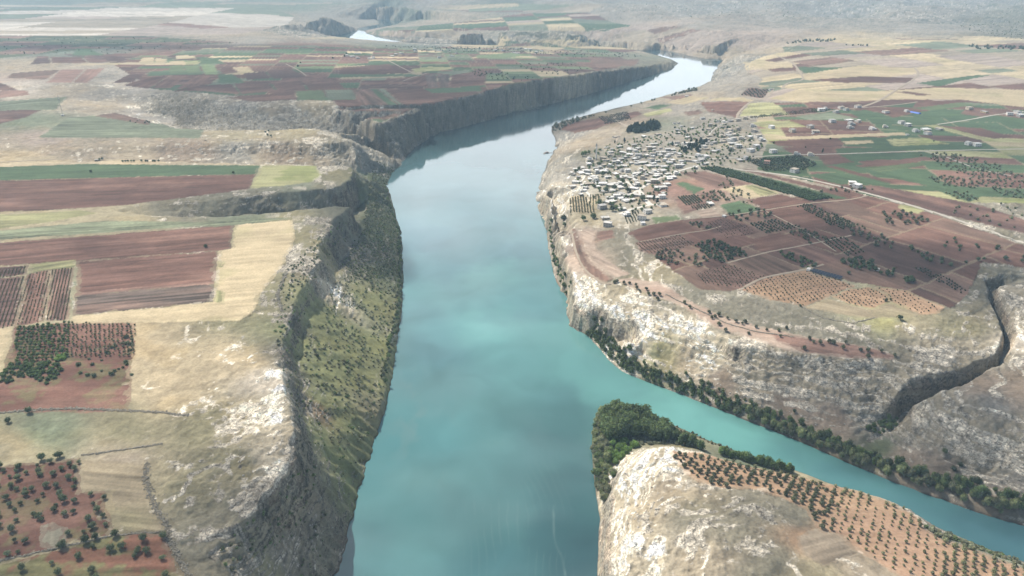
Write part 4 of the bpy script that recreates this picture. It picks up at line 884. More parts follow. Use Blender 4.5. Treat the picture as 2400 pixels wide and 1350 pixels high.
def stuff(name, x, y, z, sc, cols, label, leaves=9, size=.5, rx=1.0, rz=.8, seed=3, zs=None, shape='dome'):
    """one mesh of very many small plants nobody could count"""
    rng = np.random.default_rng(seed); protos = [crown_arrays(seed + 100 + k, leaves, size, rx, rz, shape, True, False) for k in range(5)]
    Vs, Fs, Ts = [], [], []; nv = 0; which = rng.integers(0, 5, len(x)); an = rng.uniform(0, 6.28, len(x)); cols = np.broadcast_to(np.asarray(cols, float), (len(x), 3))
    for p in range(5):
        i = np.where(which == p)[0]
        if not len(i): continue
        V, F, T = protos[p]; ca, sa = np.cos(an[i])[:, None], np.sin(an[i])[:, None]; S = np.asarray(sc)[i][:, None]; SZ = S if zs is None else np.asarray(zs)[i][:, None]
        X = (V[None, :, 0] * ca - V[None, :, 1] * sa) * S + x[i][:, None]; Y = (V[None, :, 0] * sa + V[None, :, 1] * ca) * S + y[i][:, None]; Z = V[None, :, 2] * SZ + z[i][:, None] - .1 * SZ
        Vs.append(np.stack([X, Y, Z], -1).reshape(-1, 3)); Fs.append((F[None] + (np.arange(len(i)) * len(V))[:, None, None] + nv).reshape(-1, 3))
        Ts.append((T[None] * cols[i][:, None, :] * rng.uniform(.75, 1.25, (len(i), 1, 1))).reshape(-1, 3)); nv += len(i) * len(V)
    ob = bpy.data.objects.new(name, plant_mesh(name, np.concatenate(Vs), np.concatenate(Fs), np.concatenate(Ts), [fol])); ob.color = (1, 1, 1, 1)
    return tag(link(ob), label, name.replace('_', ' '), kind='stuff')
def scatter(poly, spacing, seed, jitter=.9, keep=1.0, limit=None):
    """random points at about this spacing inside an outline seen in the photograph"""
    Q = world_poly(poly); rng = np.random.default_rng(seed); b0, b1 = Q.min(0), Q.max(0)
    gx = np.arange(b0[0], b1[0], spacing); gy = np.arange(b0[1], b1[1], spacing)
    X, Y = np.meshgrid(gx, gy); X = X + rng.uniform(-.5, .5, X.shape) * spacing * jitter; Y = Y + rng.uniform(-.5, .5, Y.shape) * spacing * jitter
    x, y = X.ravel(), Y.ravel(); m = in_poly(x, y, Q) & (rng.random(len(x)) < keep); x, y = x[m], y[m]
    if limit and len(x) > limit: k = rng.permutation(len(x))[:limit]; x, y = x[k], y[k]
    return x, y
def rows(poly, o_, a_, b_, la, lb, seed, jit=.12, keep=.96):
    """planted grid: o_ -> a_ and o_ -> b_ in the photograph give the two row directions, la and lb the spacings in metres"""
    Q = world_poly(poly); hx, hy, _ = hit([o_[0], a_[0], b_[0]], [o_[1], a_[1], b_[1]]); rng = np.random.default_rng(seed)
    A = np.array([hx[1] - hx[0], hy[1] - hy[0]]); B = np.array([hx[2] - hx[0], hy[2] - hy[0]]); A *= la / np.linalg.norm(A); B *= lb / np.linalg.norm(B)
    I, J = np.meshgrid(np.arange(-200, 201), np.arange(-200, 201)); I, J = I.ravel(), J.ravel()
    x = hx[0] + I * A[0] + J * B[0] + rng.normal(size=I.size) * jit * la; y = hy[0] + I * A[1] + J * B[1] + rng.normal(size=I.size) * jit * lb
    m = in_poly(x, y, Q) & (rng.random(I.size) < keep)
    return x[m], y[m]
def at_px(pl):
    p = np.array(pl, float); x, y, _ = hit(p[:, 0], p[:, 1]); return x, y
def polyf(idx): return idx
rnd = random.Random(77)
OLIVE = Kind('olive_tree', 70, .36, 1.0, .85, .35, .09, seed=10, variants=5)
ROUND = Kind('field_tree', 80, .30, .86, .8, .35, .10, seed=20, variants=5)
ORCH = Kind('orchard_tree', 150, .26, 1.0, .8, .4, .09, parts=True, seed=30, variants=5)
POPL = Kind('poplar_tree', 320, .075, .27, .47, .07, .02, parts=True, seed=40, variants=6)
CYPR = Kind('cypress_tree', 160, .07, .15, .48, .04, .02, shape='spire', seed=45, variants=2)
WILL = Kind('riverside_tree', 190, .24, 1.0, .95, .35, .08, parts=True, seed=50, variants=6)
SHRB = Kind('shrub', 46, .40, 1.0, .62, .0, .05, seed=60, variants=5, limbs=0)
PINE = Kind('pine_tree', 90, .15, .34, .46, .1, .03, shape='cone', seed=70, variants=4)
YOUNG = Kind('young_tree', 26, .45, 1.0, .9, .5, .12, seed=80, variants=4)
C_OL = (.085, .095, .06); C_OLP = (.145, .155, .09); C_DK = (.065, .085, .047); C_MID = (.09, .125, .055); C_LT = (.155, .18, .095); C_BR = (.11, .18, .05); C_GREY = (.135, .148, .10); C_SH = (.125, .13, .085)
def grow(kind, x, y, sc, col, label, cat, group, zs=1.0, sink=.1, var=.12, name=None):
    """individual plants of one kind"""
    z = surf(x, y)[0]; z0 = land(x, y); out_ = []
    for i in range(len(x)):
        if z0[i] < .2: continue
        s = sc(i) if callable(sc) else sc; c = col(i) if callable(col) else col; k = rnd.uniform(1 - var, 1 + var)
        lb_ = label(i) if callable(label) else label
        out_.append(kind.put(float(x[i]), float(y[i]), float(z[i]) - sink * s, s, tuple(q * k for q in c), lb_, cat, group, rnd, zs(i) if callable(zs) else zs, name=name))
    return out_
def nearest(x, y, k):
    i = np.argsort(np.hypot(x, y)); return i[:k], i[k:]
# --- olive rows on the headland
FIELD_OL = [(1572,1061),(1620,1060),(1700,1080),(1800,1104),(1900,1126),(2000,1150),(2070,1172),(2118,1192),(2150,1216),(2182,1250),(2240,1274),(2330,1306),(2440,1345),(2440,1420),(2260,1378),(2110,1348),(2035,1298),(1965,1258),(1915,1232),(1893,1192),(1845,1168),(1765,1140),(1682,1142),(1645,1127),(1604,1102)]
x, y = rows(FIELD_OL, (1800,1120), (1817,1124), (1790,1136), 6.3, 5.8, 4, jit=.09, keep=.93)
p_ = project(x, y, land(x, y))[0]
i, j = nearest(x, y, 300) if len(x) > 300 else (np.arange(len(x)), np.array([], int))
so = lambda px: (rnd.uniform(1.1, 2.1) if px < 1955 else (rnd.uniform(.6, 1.3) if px < 2200 else rnd.uniform(.9, 1.8)))
for cond, lab, cc in ((lambda a: a < 1955, 'dark grey-green olive tree in the dense rows on the headland orchard', C_OL), (lambda a: (a >= 1955) & (a < 2200), 'small pale olive tree in the sparse sandy rows of the headland orchard', C_OLP), (lambda a: a >= 2200, 'light green olive tree in the rows at the far right end of the headland orchard', C_OLP)):
    k = i[cond(p_[i])]
    grow(OLIVE, x[k], y[k], lambda q, k=k: so(p_[k[q]]), cc, lab, 'olive tree', 'olive trees in rows on the headland')
if len(j): stuff('olive_grove', x[j], y[j], surf(x[j], y[j])[0], np.random.default_rng(1).uniform(1, 1.9, len(j)), C_OL if False else C_OLP, 'more olive trees filling the rows of the headland orchard', leaves=26, size=.42, rz=.95)
# --- orchards at the bottom left
x, y = scatter([(-250,1110),(0,1096),(188,1076),(185,1158),(245,1152),(260,1248),(0,1308),(-250,1370)], 9.0, 5, keep=.9)
p_ = project(x, y, land(x, y)); m = ~((p_[0] > 90) & (p_[0] < 158) & (p_[1] > 1220) & (p_[1] < 1290)); x, y = x[m], y[m]
grow(ORCH, x, y, lambda q: rnd.uniform(1.2, 2.3), (.095, .115, .07), 'dark green fruit tree on the red soil of the bottom left orchard', 'fruit tree', 'fruit trees in the red orchard')
x, y = scatter([(-250,1420),(0,1330),(265,1262),(385,1255),(430,1400),(440,1560),(-250,1560)], 11.0, 6, keep=.75)
grow(ORCH, x, y, lambda q: rnd.uniform(1.2, 2.4), (.10, .12, .07), 'bushy green tree on the mottled field below the stone wall', 'fruit tree', 'fruit trees below the stone wall')
x, y = at_px([(70,968),(20,990),(150,1175),(98,1077),(135,1073),(45,1098),(270,1256),(225,1262),(147,1283),(283,1283),(335,1266),(200,1272)])
grow(ORCH, x, y, lambda q: rnd.uniform(1.8, 2.8), C_DK, 'dark bushy tree standing alone along the edge of the red orchard', 'fruit tree', 'edge trees of the red orchard')
# --- rows of small fruit trees on the left
x, y = rows([(38,768),(160,758),(318,759),(316,835),(150,840),(40,850)], (100,770), (114,770), (98,784), 4.7, 6.2, 7, jit=.1)
p_ = project(x, y, land(x, y))[0]; k1, k2 = p_ < 165, p_ >= 165
grow(YOUNG, x[k1], y[k1], lambda q: rnd.uniform(1.3, 2.1), (.085, .115, .045), 'leafy green fruit tree in the left half of the planted rows', 'young tree', 'fruit trees in planted rows', name='row_tree')
grow(YOUNG, x[k2], y[k2], lambda q: rnd.uniform(.8, 1.4), (.12, .125, .075), 'small greyish fruit tree in the right half of the planted rows', 'young tree', 'fruit trees in planted rows', name='row_tree')
x, y = scatter([(0,868),(40,845),(130,850),(150,870),(110,905),(60,885),(0,900)], 5.0, 8)
grow(SHRB, x, y, lambda q: rnd.uniform(1.4, 2.8), (.06, .09, .035), 'dense green bush in the thicket below the planted rows', 'bush', 'thicket below the planted rows', name='bush')
x, y = at_px([(140,838),(148,842),(135,845),(155,836)]); grow(SHRB, x, y, 2.6, C_BR, 'bright green bush in the thicket below the planted rows', 'bush', 'bright bushes of the thicket', name='bush')
x, y = at_px([(213,822),(238,845),(270,812),(262,815),(248,825),(252,828),(297,806),(308,808),(306,822),(295,792),(210,842),(218,855),(183,856),(298,855),(288,862),(278,866),(190,875),(205,880),(222,882),(238,870),(262,878),(270,870),(308,878),(295,850),(310,795)])
grow(SHRB, x, y, lambda q: rnd.uniform(1.2, 2.5), C_DK, 'dark scrubby bush on the bare orange patch of the left orchard', 'bush', 'scrub on the bare orchard patch', name='bush')
# --- vines and dotted young plantations
def plantation(poly, o_, a_, b_, la, lb, seed, keep=.95): return rows(poly, o_, a_, b_, la, lb, seed, .08, keep)
VX_ = [plantation([(-60,672),(60,647),(34,763),(-60,785)], (20,700), (16,712), (32,698), 2.0, 4.0, 1), plantation([(-60,645),(63,623),(59,641),(-60,664)], (20,640), (18,645), (32,638), 2.0, 4.0, 2),
       plantation([(66,644),(118,632),(103,750),(38,763)], (80,690), (76,704), (92,688), 2.2, 3.6, 3, .8), plantation([(123,632),(170,628),(158,750),(110,750)], (140,690), (137,704), (152,688), 2.0, 3.4, 4)]
x = np.concatenate([a[0] for a in VX_]); y = np.concatenate([a[1] for a in VX_])
stuff('vines', x, y, surf(x, y)[0], np.random.default_rng(2).uniform(.5, .95, len(x)), (.10, .10, .06), 'rows of low vines on the striped red plots at the left edge', leaves=6)
VB = [([(1334,466),(1371,459),(1398,499),(1337,503)], (1350,480), (1351,490), (1358,480), 2.4, 5.0, .9, (.07, .08, .045), 1.2), ([(1376,458),(1411,456),(1396,480),(1388,490)], (1390,465), (1390,475), (1397,465), 2.4, 5.0, .9, (.09, .10, .05), 1.0),
      ([(1584,463),(1631,455),(1651,474),(1607,482)], (1610,468), (1617,475), (1618,466), 2.6, 5.6, 1, (.06, .075, .045), 1.6), ([(1615,484),(1665,476),(1672,487),(1630,493)], (1640,484), (1645,489), (1648,482), 4, 5, .9, (.06, .07, .045), 1.5),
      ([(1753,525),(1820,515),(1875,534),(1795,547)], (1800,530), (1810,536), (1812,528), 6, 6.5, .96, (.065, .078, .05), 1.9), ([(1866,484),(1900,480),(2000,521),(1995,543),(1944,527)], (1920,505), (1930,510), (1932,502), 5.2, 6, .9, (.055, .07, .045), 1.9),
      ([(1490,569),(1596,551),(1628,572),(1545,598),(1503,590)], (1560,575), (1568,582), (1572,573), 4.6, 5, .95, (.07, .075, .05), .95), ([(1655,523),(1695,512),(1755,532),(1780,545),(1700,558)], (1700,530), (1708,536), (1712,528), 5, 6, .8, (.055, .055, .045), .8),
      ([(1460,500),(1495,494),(1510,515),(1470,525)], (1480,510), (1483,517), (1488,509), 3, 5, .9, (.06, .075, .045), 1.2), ([(1640,394),(1690,393),(1953,465),(1900,471)], (1780,430), (1790,433), (1788,428), 3.6, 4.4, 1, (.055, .085, .042), 2.3),
      ([(1755,208),(1805,210),(1786,230),(1738,223)], (1770,218), (1776,224), (1780,217), 7, 11, .9, (.07, .08, .06), 2.2), ([(1750,375),(1870,365),(1920,385),(1880,400),(1790,400)], (1830,385), (1840,390), (1845,384), 6, 6.5, .9, (.065, .078, .05), 2.3),
      ([(1930,560),(1985,555),(2030,590),(1985,600),(1935,575)], (1960,570), (1968,576), (1972,568), 4.2, 7, .8, (.07, .085, .055), 1.6), ([(2145,630),(2165,625),(2265,680),(2250,690)], (2200,655), (2210,661), (2210,650), 4.5, 5.5, .9, (.05, .055, .04), 1.4),
      ([(1400,275),(1470,262),(1480,280),(1420,292)], (1440,275), (1446,280), (1452,273), 8, 8, .8, (.055, .06, .05), 2.0), ([(1900,255),(1940,254),(1960,259),(1760,278),(1757,274)], (1850,268), (1858,270), (1862,267), 7, 7, .8, (.08, .085, .06), 1.6)]
xs, ys, ss, cs = [], [], [], []
for n_, (pl, o_, a_, b_, la, lb, kp, cc, s_) in enumerate(VB):
    x, y = plantation(pl, o_, a_, b_, la, lb, 20 + n_, kp); xs.append(x); ys.append(y); ss.append(np.random.default_rng(n_).uniform(.75, 1.2, len(x)) * s_); cs.append(np.repeat([cc], len(x), 0))
x = np.concatenate(xs); y = np.concatenate(ys)
stuff('planted_rows', x, y, surf(x, y)[0], np.concatenate(ss), np.concatenate(cs), 'dense planted rows of vines and olives on plots around the village', leaves=8, rz=.9)
YP = [([(1738,680),(1802,650),(1885,634),(1958,656),(2005,671),(1985,677),(1945,695),(1880,716),(1800,701)], 5.4, 5.8, .9), ([(1953,696),(1990,679),(2040,675),(2078,691),(2083,708),(2040,721),(1990,711)], 5.2, 5.6, .9), ([(2043,672),(2120,682),(2205,718),(2190,731),(2155,735),(2088,706),(2082,690)], 5.4, 6, .85), ([(1628,640),(1710,620),(1792,648),(1730,676),(1642,664)], 5.0, 5.2, .95)]
xs, ys = zip(*[plantation(pl, (1850,670), (1858,678), (1868,667), a_, b_, 40 + k, kp) for k, (pl, a_, b_, kp) in enumerate(YP)])
x = np.concatenate(xs); y = np.concatenate(ys); i, j = nearest(x, y, 150)
grow(YOUNG, x[i], y[i], lambda q: rnd.uniform(.6, 1.1), (.06, .07, .045), 'young dark tree dotted over the orange plantation above the rocky slope', 'young tree', 'young trees on the orange plantation')
stuff('young_plantation', x[j], y[j], surf(x[j], y[j])[0], np.random.default_rng(3).uniform(.6, 1.1, len(j)), (.06, .07, .045), 'rest of the young trees dotted over the orange and brown plantations', leaves=8, rz=.9)
# --- headland woods
x, y = scatter([(1408,985),(1440,968),(1500,985),(1560,1010),(1598,1030),(1560,1036),(1480,1018),(1440,1030),(1412,1040)], 5.0, 9, jitter=.8)
pxg = project(x, y, 0 * x)[0]
grow(POPL, x, y, lambda q: rnd.uniform(.85, 1.15) * np.interp(pxg[q], [1410, 1450, 1520, 1600], [13, 21, 17, 10]), (.085, .12, .055), 'tall dark green poplar in the grove at the tip of the headland', 'poplar', 'poplar grove on the headland tip')
x, y = at_px([(1597,1040),(1606,1036),(1612,1044),(1622,1042),(1632,1048),(1640,1052)]); grow(POPL, x, y, lambda q: rnd.uniform(10, 14), (.075, .11, .05), 'poplar in the small clump right of the headland grove', 'poplar', 'small poplar clump')
x, y = at_px([(1690 + k * 6.6, 1064 + k * 1.72 + rnd.uniform(-2, 2)) for k in range(26)]); grow(POPL, x, y, lambda q: rnd.uniform(7, 11), (.085, .13, .05), 'slim green poplar in the row between orchard and side river', 'poplar', 'poplar row along the side river')
x, y = scatter([(1399,965),(1425,952),(1432,985),(1425,1060),(1440,1110),(1425,1150),(1420,1195),(1404,1188),(1394,1120),(1389,1060),(1392,1000)], 4.8, 10)
grow(WILL, x, y, lambda q: rnd.uniform(1.9, 3.6), lambda q: rnd.choice([C_LT, C_GREY, C_LT, C_MID]), 'pale grey-green willow on the left shore of the headland', 'willow', 'willows on the headland shore', name='willow_tree')
x, y = scatter([(1425,1035),(1470,1030),(1500,1045),(1470,1062),(1440,1100),(1424,1080)], 5.0, 11)
grow(WILL, x, y, lambda q: rnd.uniform(1.8, 3.0), C_BR, 'fresh bright green tree between the willows and the white rock', 'tree', 'bright trees on the headland', name='bright_tree')
x, y = scatter([(1450,1020),(1500,1012),(1580,1030),(1600,1042),(1500,1046),(1470,1040)], 4.4, 12)
grow(SHRB, x, y, lambda q: rnd.uniform(1.4, 2.3), C_GREY, 'grey-green bush in the plot behind the poplar grove', 'bush', 'grey bushes behind the poplar grove', name='bush')
x, y = scatter([(2150,1222),(2200,1240),(2300,1284),(2400,1320),(2400,1326),(2300,1298),(2210,1262),(2170,1240)], 4.6, 13)
grow(SHRB, x, y, lambda q: rnd.uniform(1.3, 2.6), lambda q: rnd.choice([C_GREY, C_SH, C_MID]), 'olive brown bush on the bank below the headland orchard', 'bush', 'bushes below the headland orchard', name='bank_bush')
x, y = at_px([(1560 + 9 * k, 985 + 9 * k * .415 + rnd.uniform(3, 12)) for k in range(1, 45)]); xx, yy = x, y
stuff('reeds', x, y, surf(x, y)[0], np.random.default_rng(6).uniform(.9, 1.9, len(x)), (.15, .14, .075), 'dry reeds and low brush along the headland side of the side river', leaves=10)
# --- right bank belt of the side river
L = lerp_line([(a_, b_, .3) for a_, b_ in [(1372,786),(1400,812),(1430,846),(1460,871),(1520,896),(1600,926),(1700,966),(1800,1006),(1900,1046),(2000,1091),(2100,1131),(2200,1166),(2300,1201),(2400,1231),(2560,1288)]], 2.4)
t = np.gradient(L[:, :2], axis=0); t /= np.linalg.norm(t, axis=1)[:, None]; rr = np.random.default_rng(8)
bx_, by_, bo = [], [], []
for k in range(0, len(L)):
    for q in range(3):
        if rr.random() < .8:
            off = rr.uniform(1.5, 13) if rr.random() < .75 else rr.uniform(8, 20)
            bx_.append(L[k, 0] - t[k, 1] * -off * -1 if False else L[k, 0] + (-t[k, 1]) * -off * -1); by_.append(L[k, 1] + t[k, 0] * off); bo.append(off)
x, y, bo = np.array(bx_), np.array(by_), np.array(bo)
p_ = project(x, y, 0 * x)[0]; m = land(x, y) > .25; x, y, bo, p_ = x[m], y[m], bo[m], p_[m]
i, j = nearest(x, y, 290)
def belt(q, arr): return arr[q]
for lo_, hi_, nm in ((0, 1560, 'near the river mouth'), (1560, 1900, 'below the white terraced slope'), (1900, 2120, 'at the mouth of the gorge'), (2120, 9999, 'along the lower right edge')):
    k = i[(p_[i] >= lo_) & (p_[i] < hi_)]
    for half, cc, lab in ((bo[k] < 7, [C_LT, C_GREY, C_LT], 'pale waterside willow on the right bank '), (bo[k] >= 7, [C_MID, C_MID, C_DK, (.09, .13, .05)], 'darker tree set back from the water, right bank ')):
        kk = k[half]
        grow(WILL, x[kk], y[kk], lambda q: rnd.uniform(1.6, 3.4), lambda q, cc=cc: rnd.choice(cc), lab + nm, 'riverside tree', 'trees along the right bank', zs=lambda q: rnd.uniform(1.0, 1.6))
if len(j): stuff('riverside_thicket', x[j], y[j], surf(x[j], y[j])[0], np.random.default_rng(9).uniform(1.4, 3, len(j)), C_MID, 'rest of the thicket along the right bank of the side river', leaves=30, rz=1.2)
x, y = scatter([(2030,1005),(2065,985),(2110,970),(2100,995),(2060,1020)], 5, 14); grow(WILL, x, y, lambda q: rnd.uniform(1.5, 2.6), C_MID, 'leafy tree in the floor of the gorge mouth', 'tree', 'trees in the gorge mouth', name='gorge_tree')
x, y = at_px([(1862,966),(2250,1090),(2235,1102),(2215,1060),(1728,945),(1668,972)]); grow(ROUND, x, y, lambda q: rnd.uniform(1.8, 3.0), C_DK, lambda q: ['dark round tree alone on the brown slope above the side river', 'dark tree below the grey rock face, upper of the right pair', 'dark tree below the grey rock face, lower of the right pair', 'dark bush at the foot of the grey rock face near the gorge', 'dark bush among the boulders of the talus', 'dark bush above the middle of the right bank'][q], 'tree', 'lone trees above the side river')
# --- scrub on the slope under the left cliffs
x, y = scatter([(705,880),(730,760),(790,660),(850,560),(900,560),(943,640),(938,740),(915,860),(895,940),(868,1030),(840,1100),(815,1200),(795,1290),(778,1350),(760,1450),(690,1450),(700,1330),(745,1200),(742,1080),(722,960)], 4.8, 15, jitter=1.0, keep=.62)
z_, rk_, fm_, sl_ = surf(x, y); m = (sl_ < 1.5) & (z_ > .6) & (fbm(x, y, 30, 2, 3) > -.25); x, y = x[m], y[m]; i, j = nearest(x, y, 300)
ps = project(x, y, land(x, y)); k1 = i[ps[1][i] > 1130]; k2 = i[ps[1][i] <= 1130]
grow(SHRB, x[k1], y[k1], lambda q: rnd.uniform(.7, 1.7), lambda q: rnd.choice([C_SH, C_GREY, C_SH, C_MID]), 'grey-green shrub on the rocky slope at the foot of the ravine', 'shrub', 'shrubs on the slope under the left cliff')
grow(SHRB, x[k2], y[k2], lambda q: rnd.uniform(.75, 1.5) * rnd.choice([1, 1, 1.4]), lambda q: rnd.choice([C_SH, C_GREY, C_SH, C_MID]), 'round grey-green shrub on the grassy slope under the left cliff', 'shrub', 'shrubs on the slope under the left cliff')
x2, y2 = scatter([(800,620),(850,540),(862,430),(870,380),(930,395),(905,430),(915,480),(940,545),(944,640),(860,660)], 4.2, 16, jitter=1.0, keep=.85); x3, y3 = scatter([(640,1160),(690,1100),(735,1060),(745,1150),(700,1240),(600,1300),(520,1345),(500,1300)], 4.4, 17, jitter=1.0, keep=.7)
x4, y4 = scatter([(660,640),(745,560),(800,500),(830,520),(780,600),(720,700),(690,860),(720,960),(700,1000),(670,900),(640,800)], 4.5, 18, jitter=1, keep=.4)
X4 = np.concatenate([x[j], x2, x3, x4]); Y4 = np.concatenate([y[j], y2, y3, y4]); z_ = surf(X4, Y4)[0]; rg = np.random.default_rng(12); cc = np.array([C_SH, C_DK, C_MID, C_SH])[rg.integers(0, 4, len(X4))]
cc[len(x[j]):len(x[j]) + len(x2)] *= .75
stuff('scrub', X4, Y4, z_, rg.uniform(.7, 1.9, len(X4)), cc, 'thick scrub covering the upper slopes under the left cliffs', leaves=14, rz=.7)
L = lerp_line([(a_, b_, .3) for a_, b_ in [(905,440),(912,470),(924,502),(939,542),(943,592),(944,640),(942,700),(937,750),(927,800),(918,850),(908,905)]], 5.0); x, y = L[:, 0] - 1.5 - np.random.default_rng(2).uniform(0, 5, len(L)), L[:, 1]; m = land(x, y) > .2
grow(WILL, x[m], y[m], lambda q: rnd.uniform(1.4, 2.6), lambda q: rnd.choice([C_MID, C_DK, C_GREY]), 'dark waterside bush on the left bank of the main river', 'riverside tree', 'bushes along the left bank', name='waterside_bush')
L = lerp_line([(a_, b_, .3) for a_, b_ in [(1284,545),(1288,590),(1296,625),(1304,655),(1316,682),(1328,702)]], 6.0); x, y = L[:, 0] + 2 + np.random.default_rng(3).uniform(0, 4, len(L)), L[:, 1]; m = land(x, y) > .2
grow(WILL, x[m], y[m], lambda q: rnd.uniform(1.6, 3.0), C_MID, 'green tree at the foot of the cliff below the village', 'riverside tree', 'trees at the foot of the village cliff', name='cliff_foot_tree')
# --- trees over the fields on the right
strip = [(1440,664),(1446,661),(1462,665),(1475,665),(1490,670),(1492,677),(1500,682),(1515,680),(1520,690),(1532,692),(1546,693),(1541,702)] + [(1600 + a_ / 3, 450 + b_ / 3) for a_, b_ in [(10,785),(50,815),(185,850),(205,890),(225,880),(250,870),(315,895),(255,935),(375,915),(418,930),(440,920),(300,978),(465,1000),(515,955),(590,975),(675,980),(730,960),(685,1020),(890,1035),(920,1060),(965,1070),(1025,1058),(1060,1068),(855,1108),(1145,1065),(1125,1103),(1250,1120),(1300,1120),(1395,1125),(1300,1165),(1490,1155)]]
x, y = at_px(strip); p_ = np.array(strip)[:, 0]
k1 = p_ < 1600; grow(ROUND, x[k1], y[k1], lambda q: rnd.uniform(1.7, 2.6), C_OL, 'round dark tree at the left end of the sandy strip', 'tree', 'trees on the long sandy strip')
k1 = (p_ >= 1600) & (p_ < 1860); grow(ROUND, x[k1], y[k1], lambda q: rnd.uniform(1.7, 2.7), C_OL, 'round dark tree on the middle of the long sandy strip', 'tree', 'trees on the long sandy strip')
k1 = p_ >= 1860; grow(ROUND, x[k1], y[k1], lambda q: rnd.uniform(1.9, 3.0), C_OL, 'round dark tree on the striped right end of the sandy strip', 'tree', 'trees on the long sandy strip')
x, y = at_px([(2110,749),(1989,642),(1875,718),(2077,706),(2087,704)]); grow(ROUND, x, y, lambda q: [3.0, 2.6, 1.8, 2.0, 1.6][q], C_DK, lambda q: ['lone dark tree casting a shadow on the grassy slope left of the gorge', 'dark round tree just right of the solar panel array', 'dark bush on the lower edge of the orange plantation', 'dark tree at the right corner of the small orange field', 'small dark bush beside the tree in the small orange field'][q], 'tree', 'lone trees on the right plateau')
CL = [([(1530,600),(1560,585),(1625,588),(1660,610),(1640,625),(1560,620)], 8, .7, 1.8, 2.7, C_OL, 'olive tree in the loose grove on red soil below the village fields'), ([(1625,575),(1660,562),(1745,588),(1755,600),(1690,616),(1660,605)], 6.5, .9, 1.9, 3.0, (.055, .075, .042), 'leafy tree in the dense dark grove between the red plots'),
      ([(1705,500),(1780,490),(1815,505),(1790,512),(1720,520)], 9, .7, 2, 3.2, C_DK, 'dark tree in the line below the small green field'), ([(1615,525),(1640,520),(1670,535),(1650,540)], 6, .9, 1.6, 2.4, C_OL, 'tree in the narrow olive row below the village'),
      ([(1815,592),(1840,588),(1920,622),(1885,632)], 6.5, .85, 1.6, 2.6, (.065, .09, .045), 'tree in the narrow green strip left of the solar panels'), ([(1845,545),(1890,538),(1940,562),(1900,572)], 6, .8, 1.4, 2.3, C_OL, 'tree in the pale olive block amid the red plots'),
      ([(1970,610),(2010,605),(2065,625),(2050,640),(1985,628)], 7.5, .8, 2.2, 3.4, (.06, .085, .045), 'big leafy tree in the clump behind the solar panels'), ([(2055,635),(2095,632),(2100,648),(2060,650)], 7, .9, 2.2, 3.4, (.055, .08, .042), 'big leafy tree in the clump right of the white hut'),
      ([(2122,652),(2148,650),(2150,662),(2126,668)], 7, .9, 2.6, 3.6, (.055, .08, .042), 'big leafy tree of the clump on the bare red slope'), ([(1960,520),(2010,525),(2110,575),(2080,590),(2010,560)], 9, .75, 1.8, 2.8, C_OL, 'scattered tree on the bare red plots behind the dark grove'),
      ([(2065,500),(2120,495),(2180,515),(2160,530),(2080,528)], 10, .8, 2.2, 3.4, C_OL, 'tree in the group below the yellow oval field'), ([(2120,578),(2170,590),(2240,620),(2220,635),(2150,605)], 9, .75, 2, 3.2, C_DK, 'tree in the line running down to the gorge head'),
      ([(2170,570),(2250,555),(2400,600),(2400,615),(2290,612),(2260,630)], 15, .55, 1.8, 3, C_DK, 'scattered tree on the dry slope above the gorge head')]
for n_, (pl, sp_, kp, a_, b_, cc, lab) in enumerate(CL):
    x, y = scatter(pl, sp_, 60 + n_, keep=kp); grow(ROUND, x, y, lambda q: rnd.uniform(a_, b_), cc, lab, 'tree', 'trees over the right fields', name='grove_tree')
FS = [([(2150,365),(2230,358),(2330,385),(2420,420),(2420,470),(2360,465),(2280,425),(2200,385)], 10, .8), ([(2165,418),(2220,412),(2300,432),(2290,445),(2210,435)], 9, .85), ([(2215,452),(2270,448),(2290,470),(2240,468)], 9, .9), ([(2220,475),(2400,480),(2400,560),(2330,530),(2230,500)], 16, .6), ([(1890,450),(2010,436),(2060,446),(2000,452)], 9, .6), ([(1780,395),(1830,385),(1870,395),(1830,402)], 8, .8), ([(1700,410),(1770,470),(1800,465),(1740,480),(1690,470),(1655,480)], 9, .5), ([(1640,450),(1690,447),(1715,470),(1650,478)], 8, .6)]
xs, ys = zip(*[scatter(pl, s_, 90 + k, keep=kp) for k, (pl, s_, kp) in enumerate(FS)]); x = np.concatenate(xs); y = np.concatenate(ys)
stuff('distant_orchards', x, y, surf(x, y)[0], np.random.default_rng(13).uniform(1.6, 3.0, len(x)), (.13, .145, .09), 'loose dark orchards scattered over the fields beyond the road', leaves=12, rz=.85)
# --- village greenery
VILL = [(1345,440),(1380,375),(1400,350),(1450,335),(1530,320),(1600,300),(1690,275),(1740,300),(1790,340),(1760,380),(1660,395),(1570,425),(1560,470),(1520,505),(1440,500),(1400,470)]
x, y = scatter(VILL, 14, 19, jitter=1, keep=.6)
i, j = nearest(x, y, 260); xj, yj = x[j], y[j]; x, y = x[i], y[i]
if len(j): stuff('garden_greenery', xj, yj, surf(xj, yj)[0], np.random.default_rng(15).uniform(1.4, 2.8, len(j)), (.14, .19, .085), 'rest of the garden trees in the upper village', leaves=26, rz=.95)
tr_v = grow(ROUND, x, y, lambda q: rnd.uniform(1.6, 3.2), lambda q: rnd.choice([C_DK, C_MID, (.10, .14, .06), (.10, .14, .06)]), 'leafy garden tree between the houses of the riverside village', 'tree', 'garden trees of the village', name='garden_tree')
x, y = at_px([(1350,405),(1357,398),(1372,362),(1380,360),(1395,358),(1365,366),(1405,388),(1412,412),(1460,430),(1448,420),(1465,440),(1470,450),(1400,432),(1392,440),(1405,480),(1440,445),(1420,450),(1505,470),(1320,515),(1323,528),(1368,517),(1392,512),(1435,495),(1445,490)])
grow(ROUND, x, y, lambda q: rnd.uniform(3.4, 5.6), lambda q: rnd.choice([C_DK, C_MID]), 'large dark tree with a spreading crown among the white houses', 'tree', 'large trees of the village', name='garden_tree')
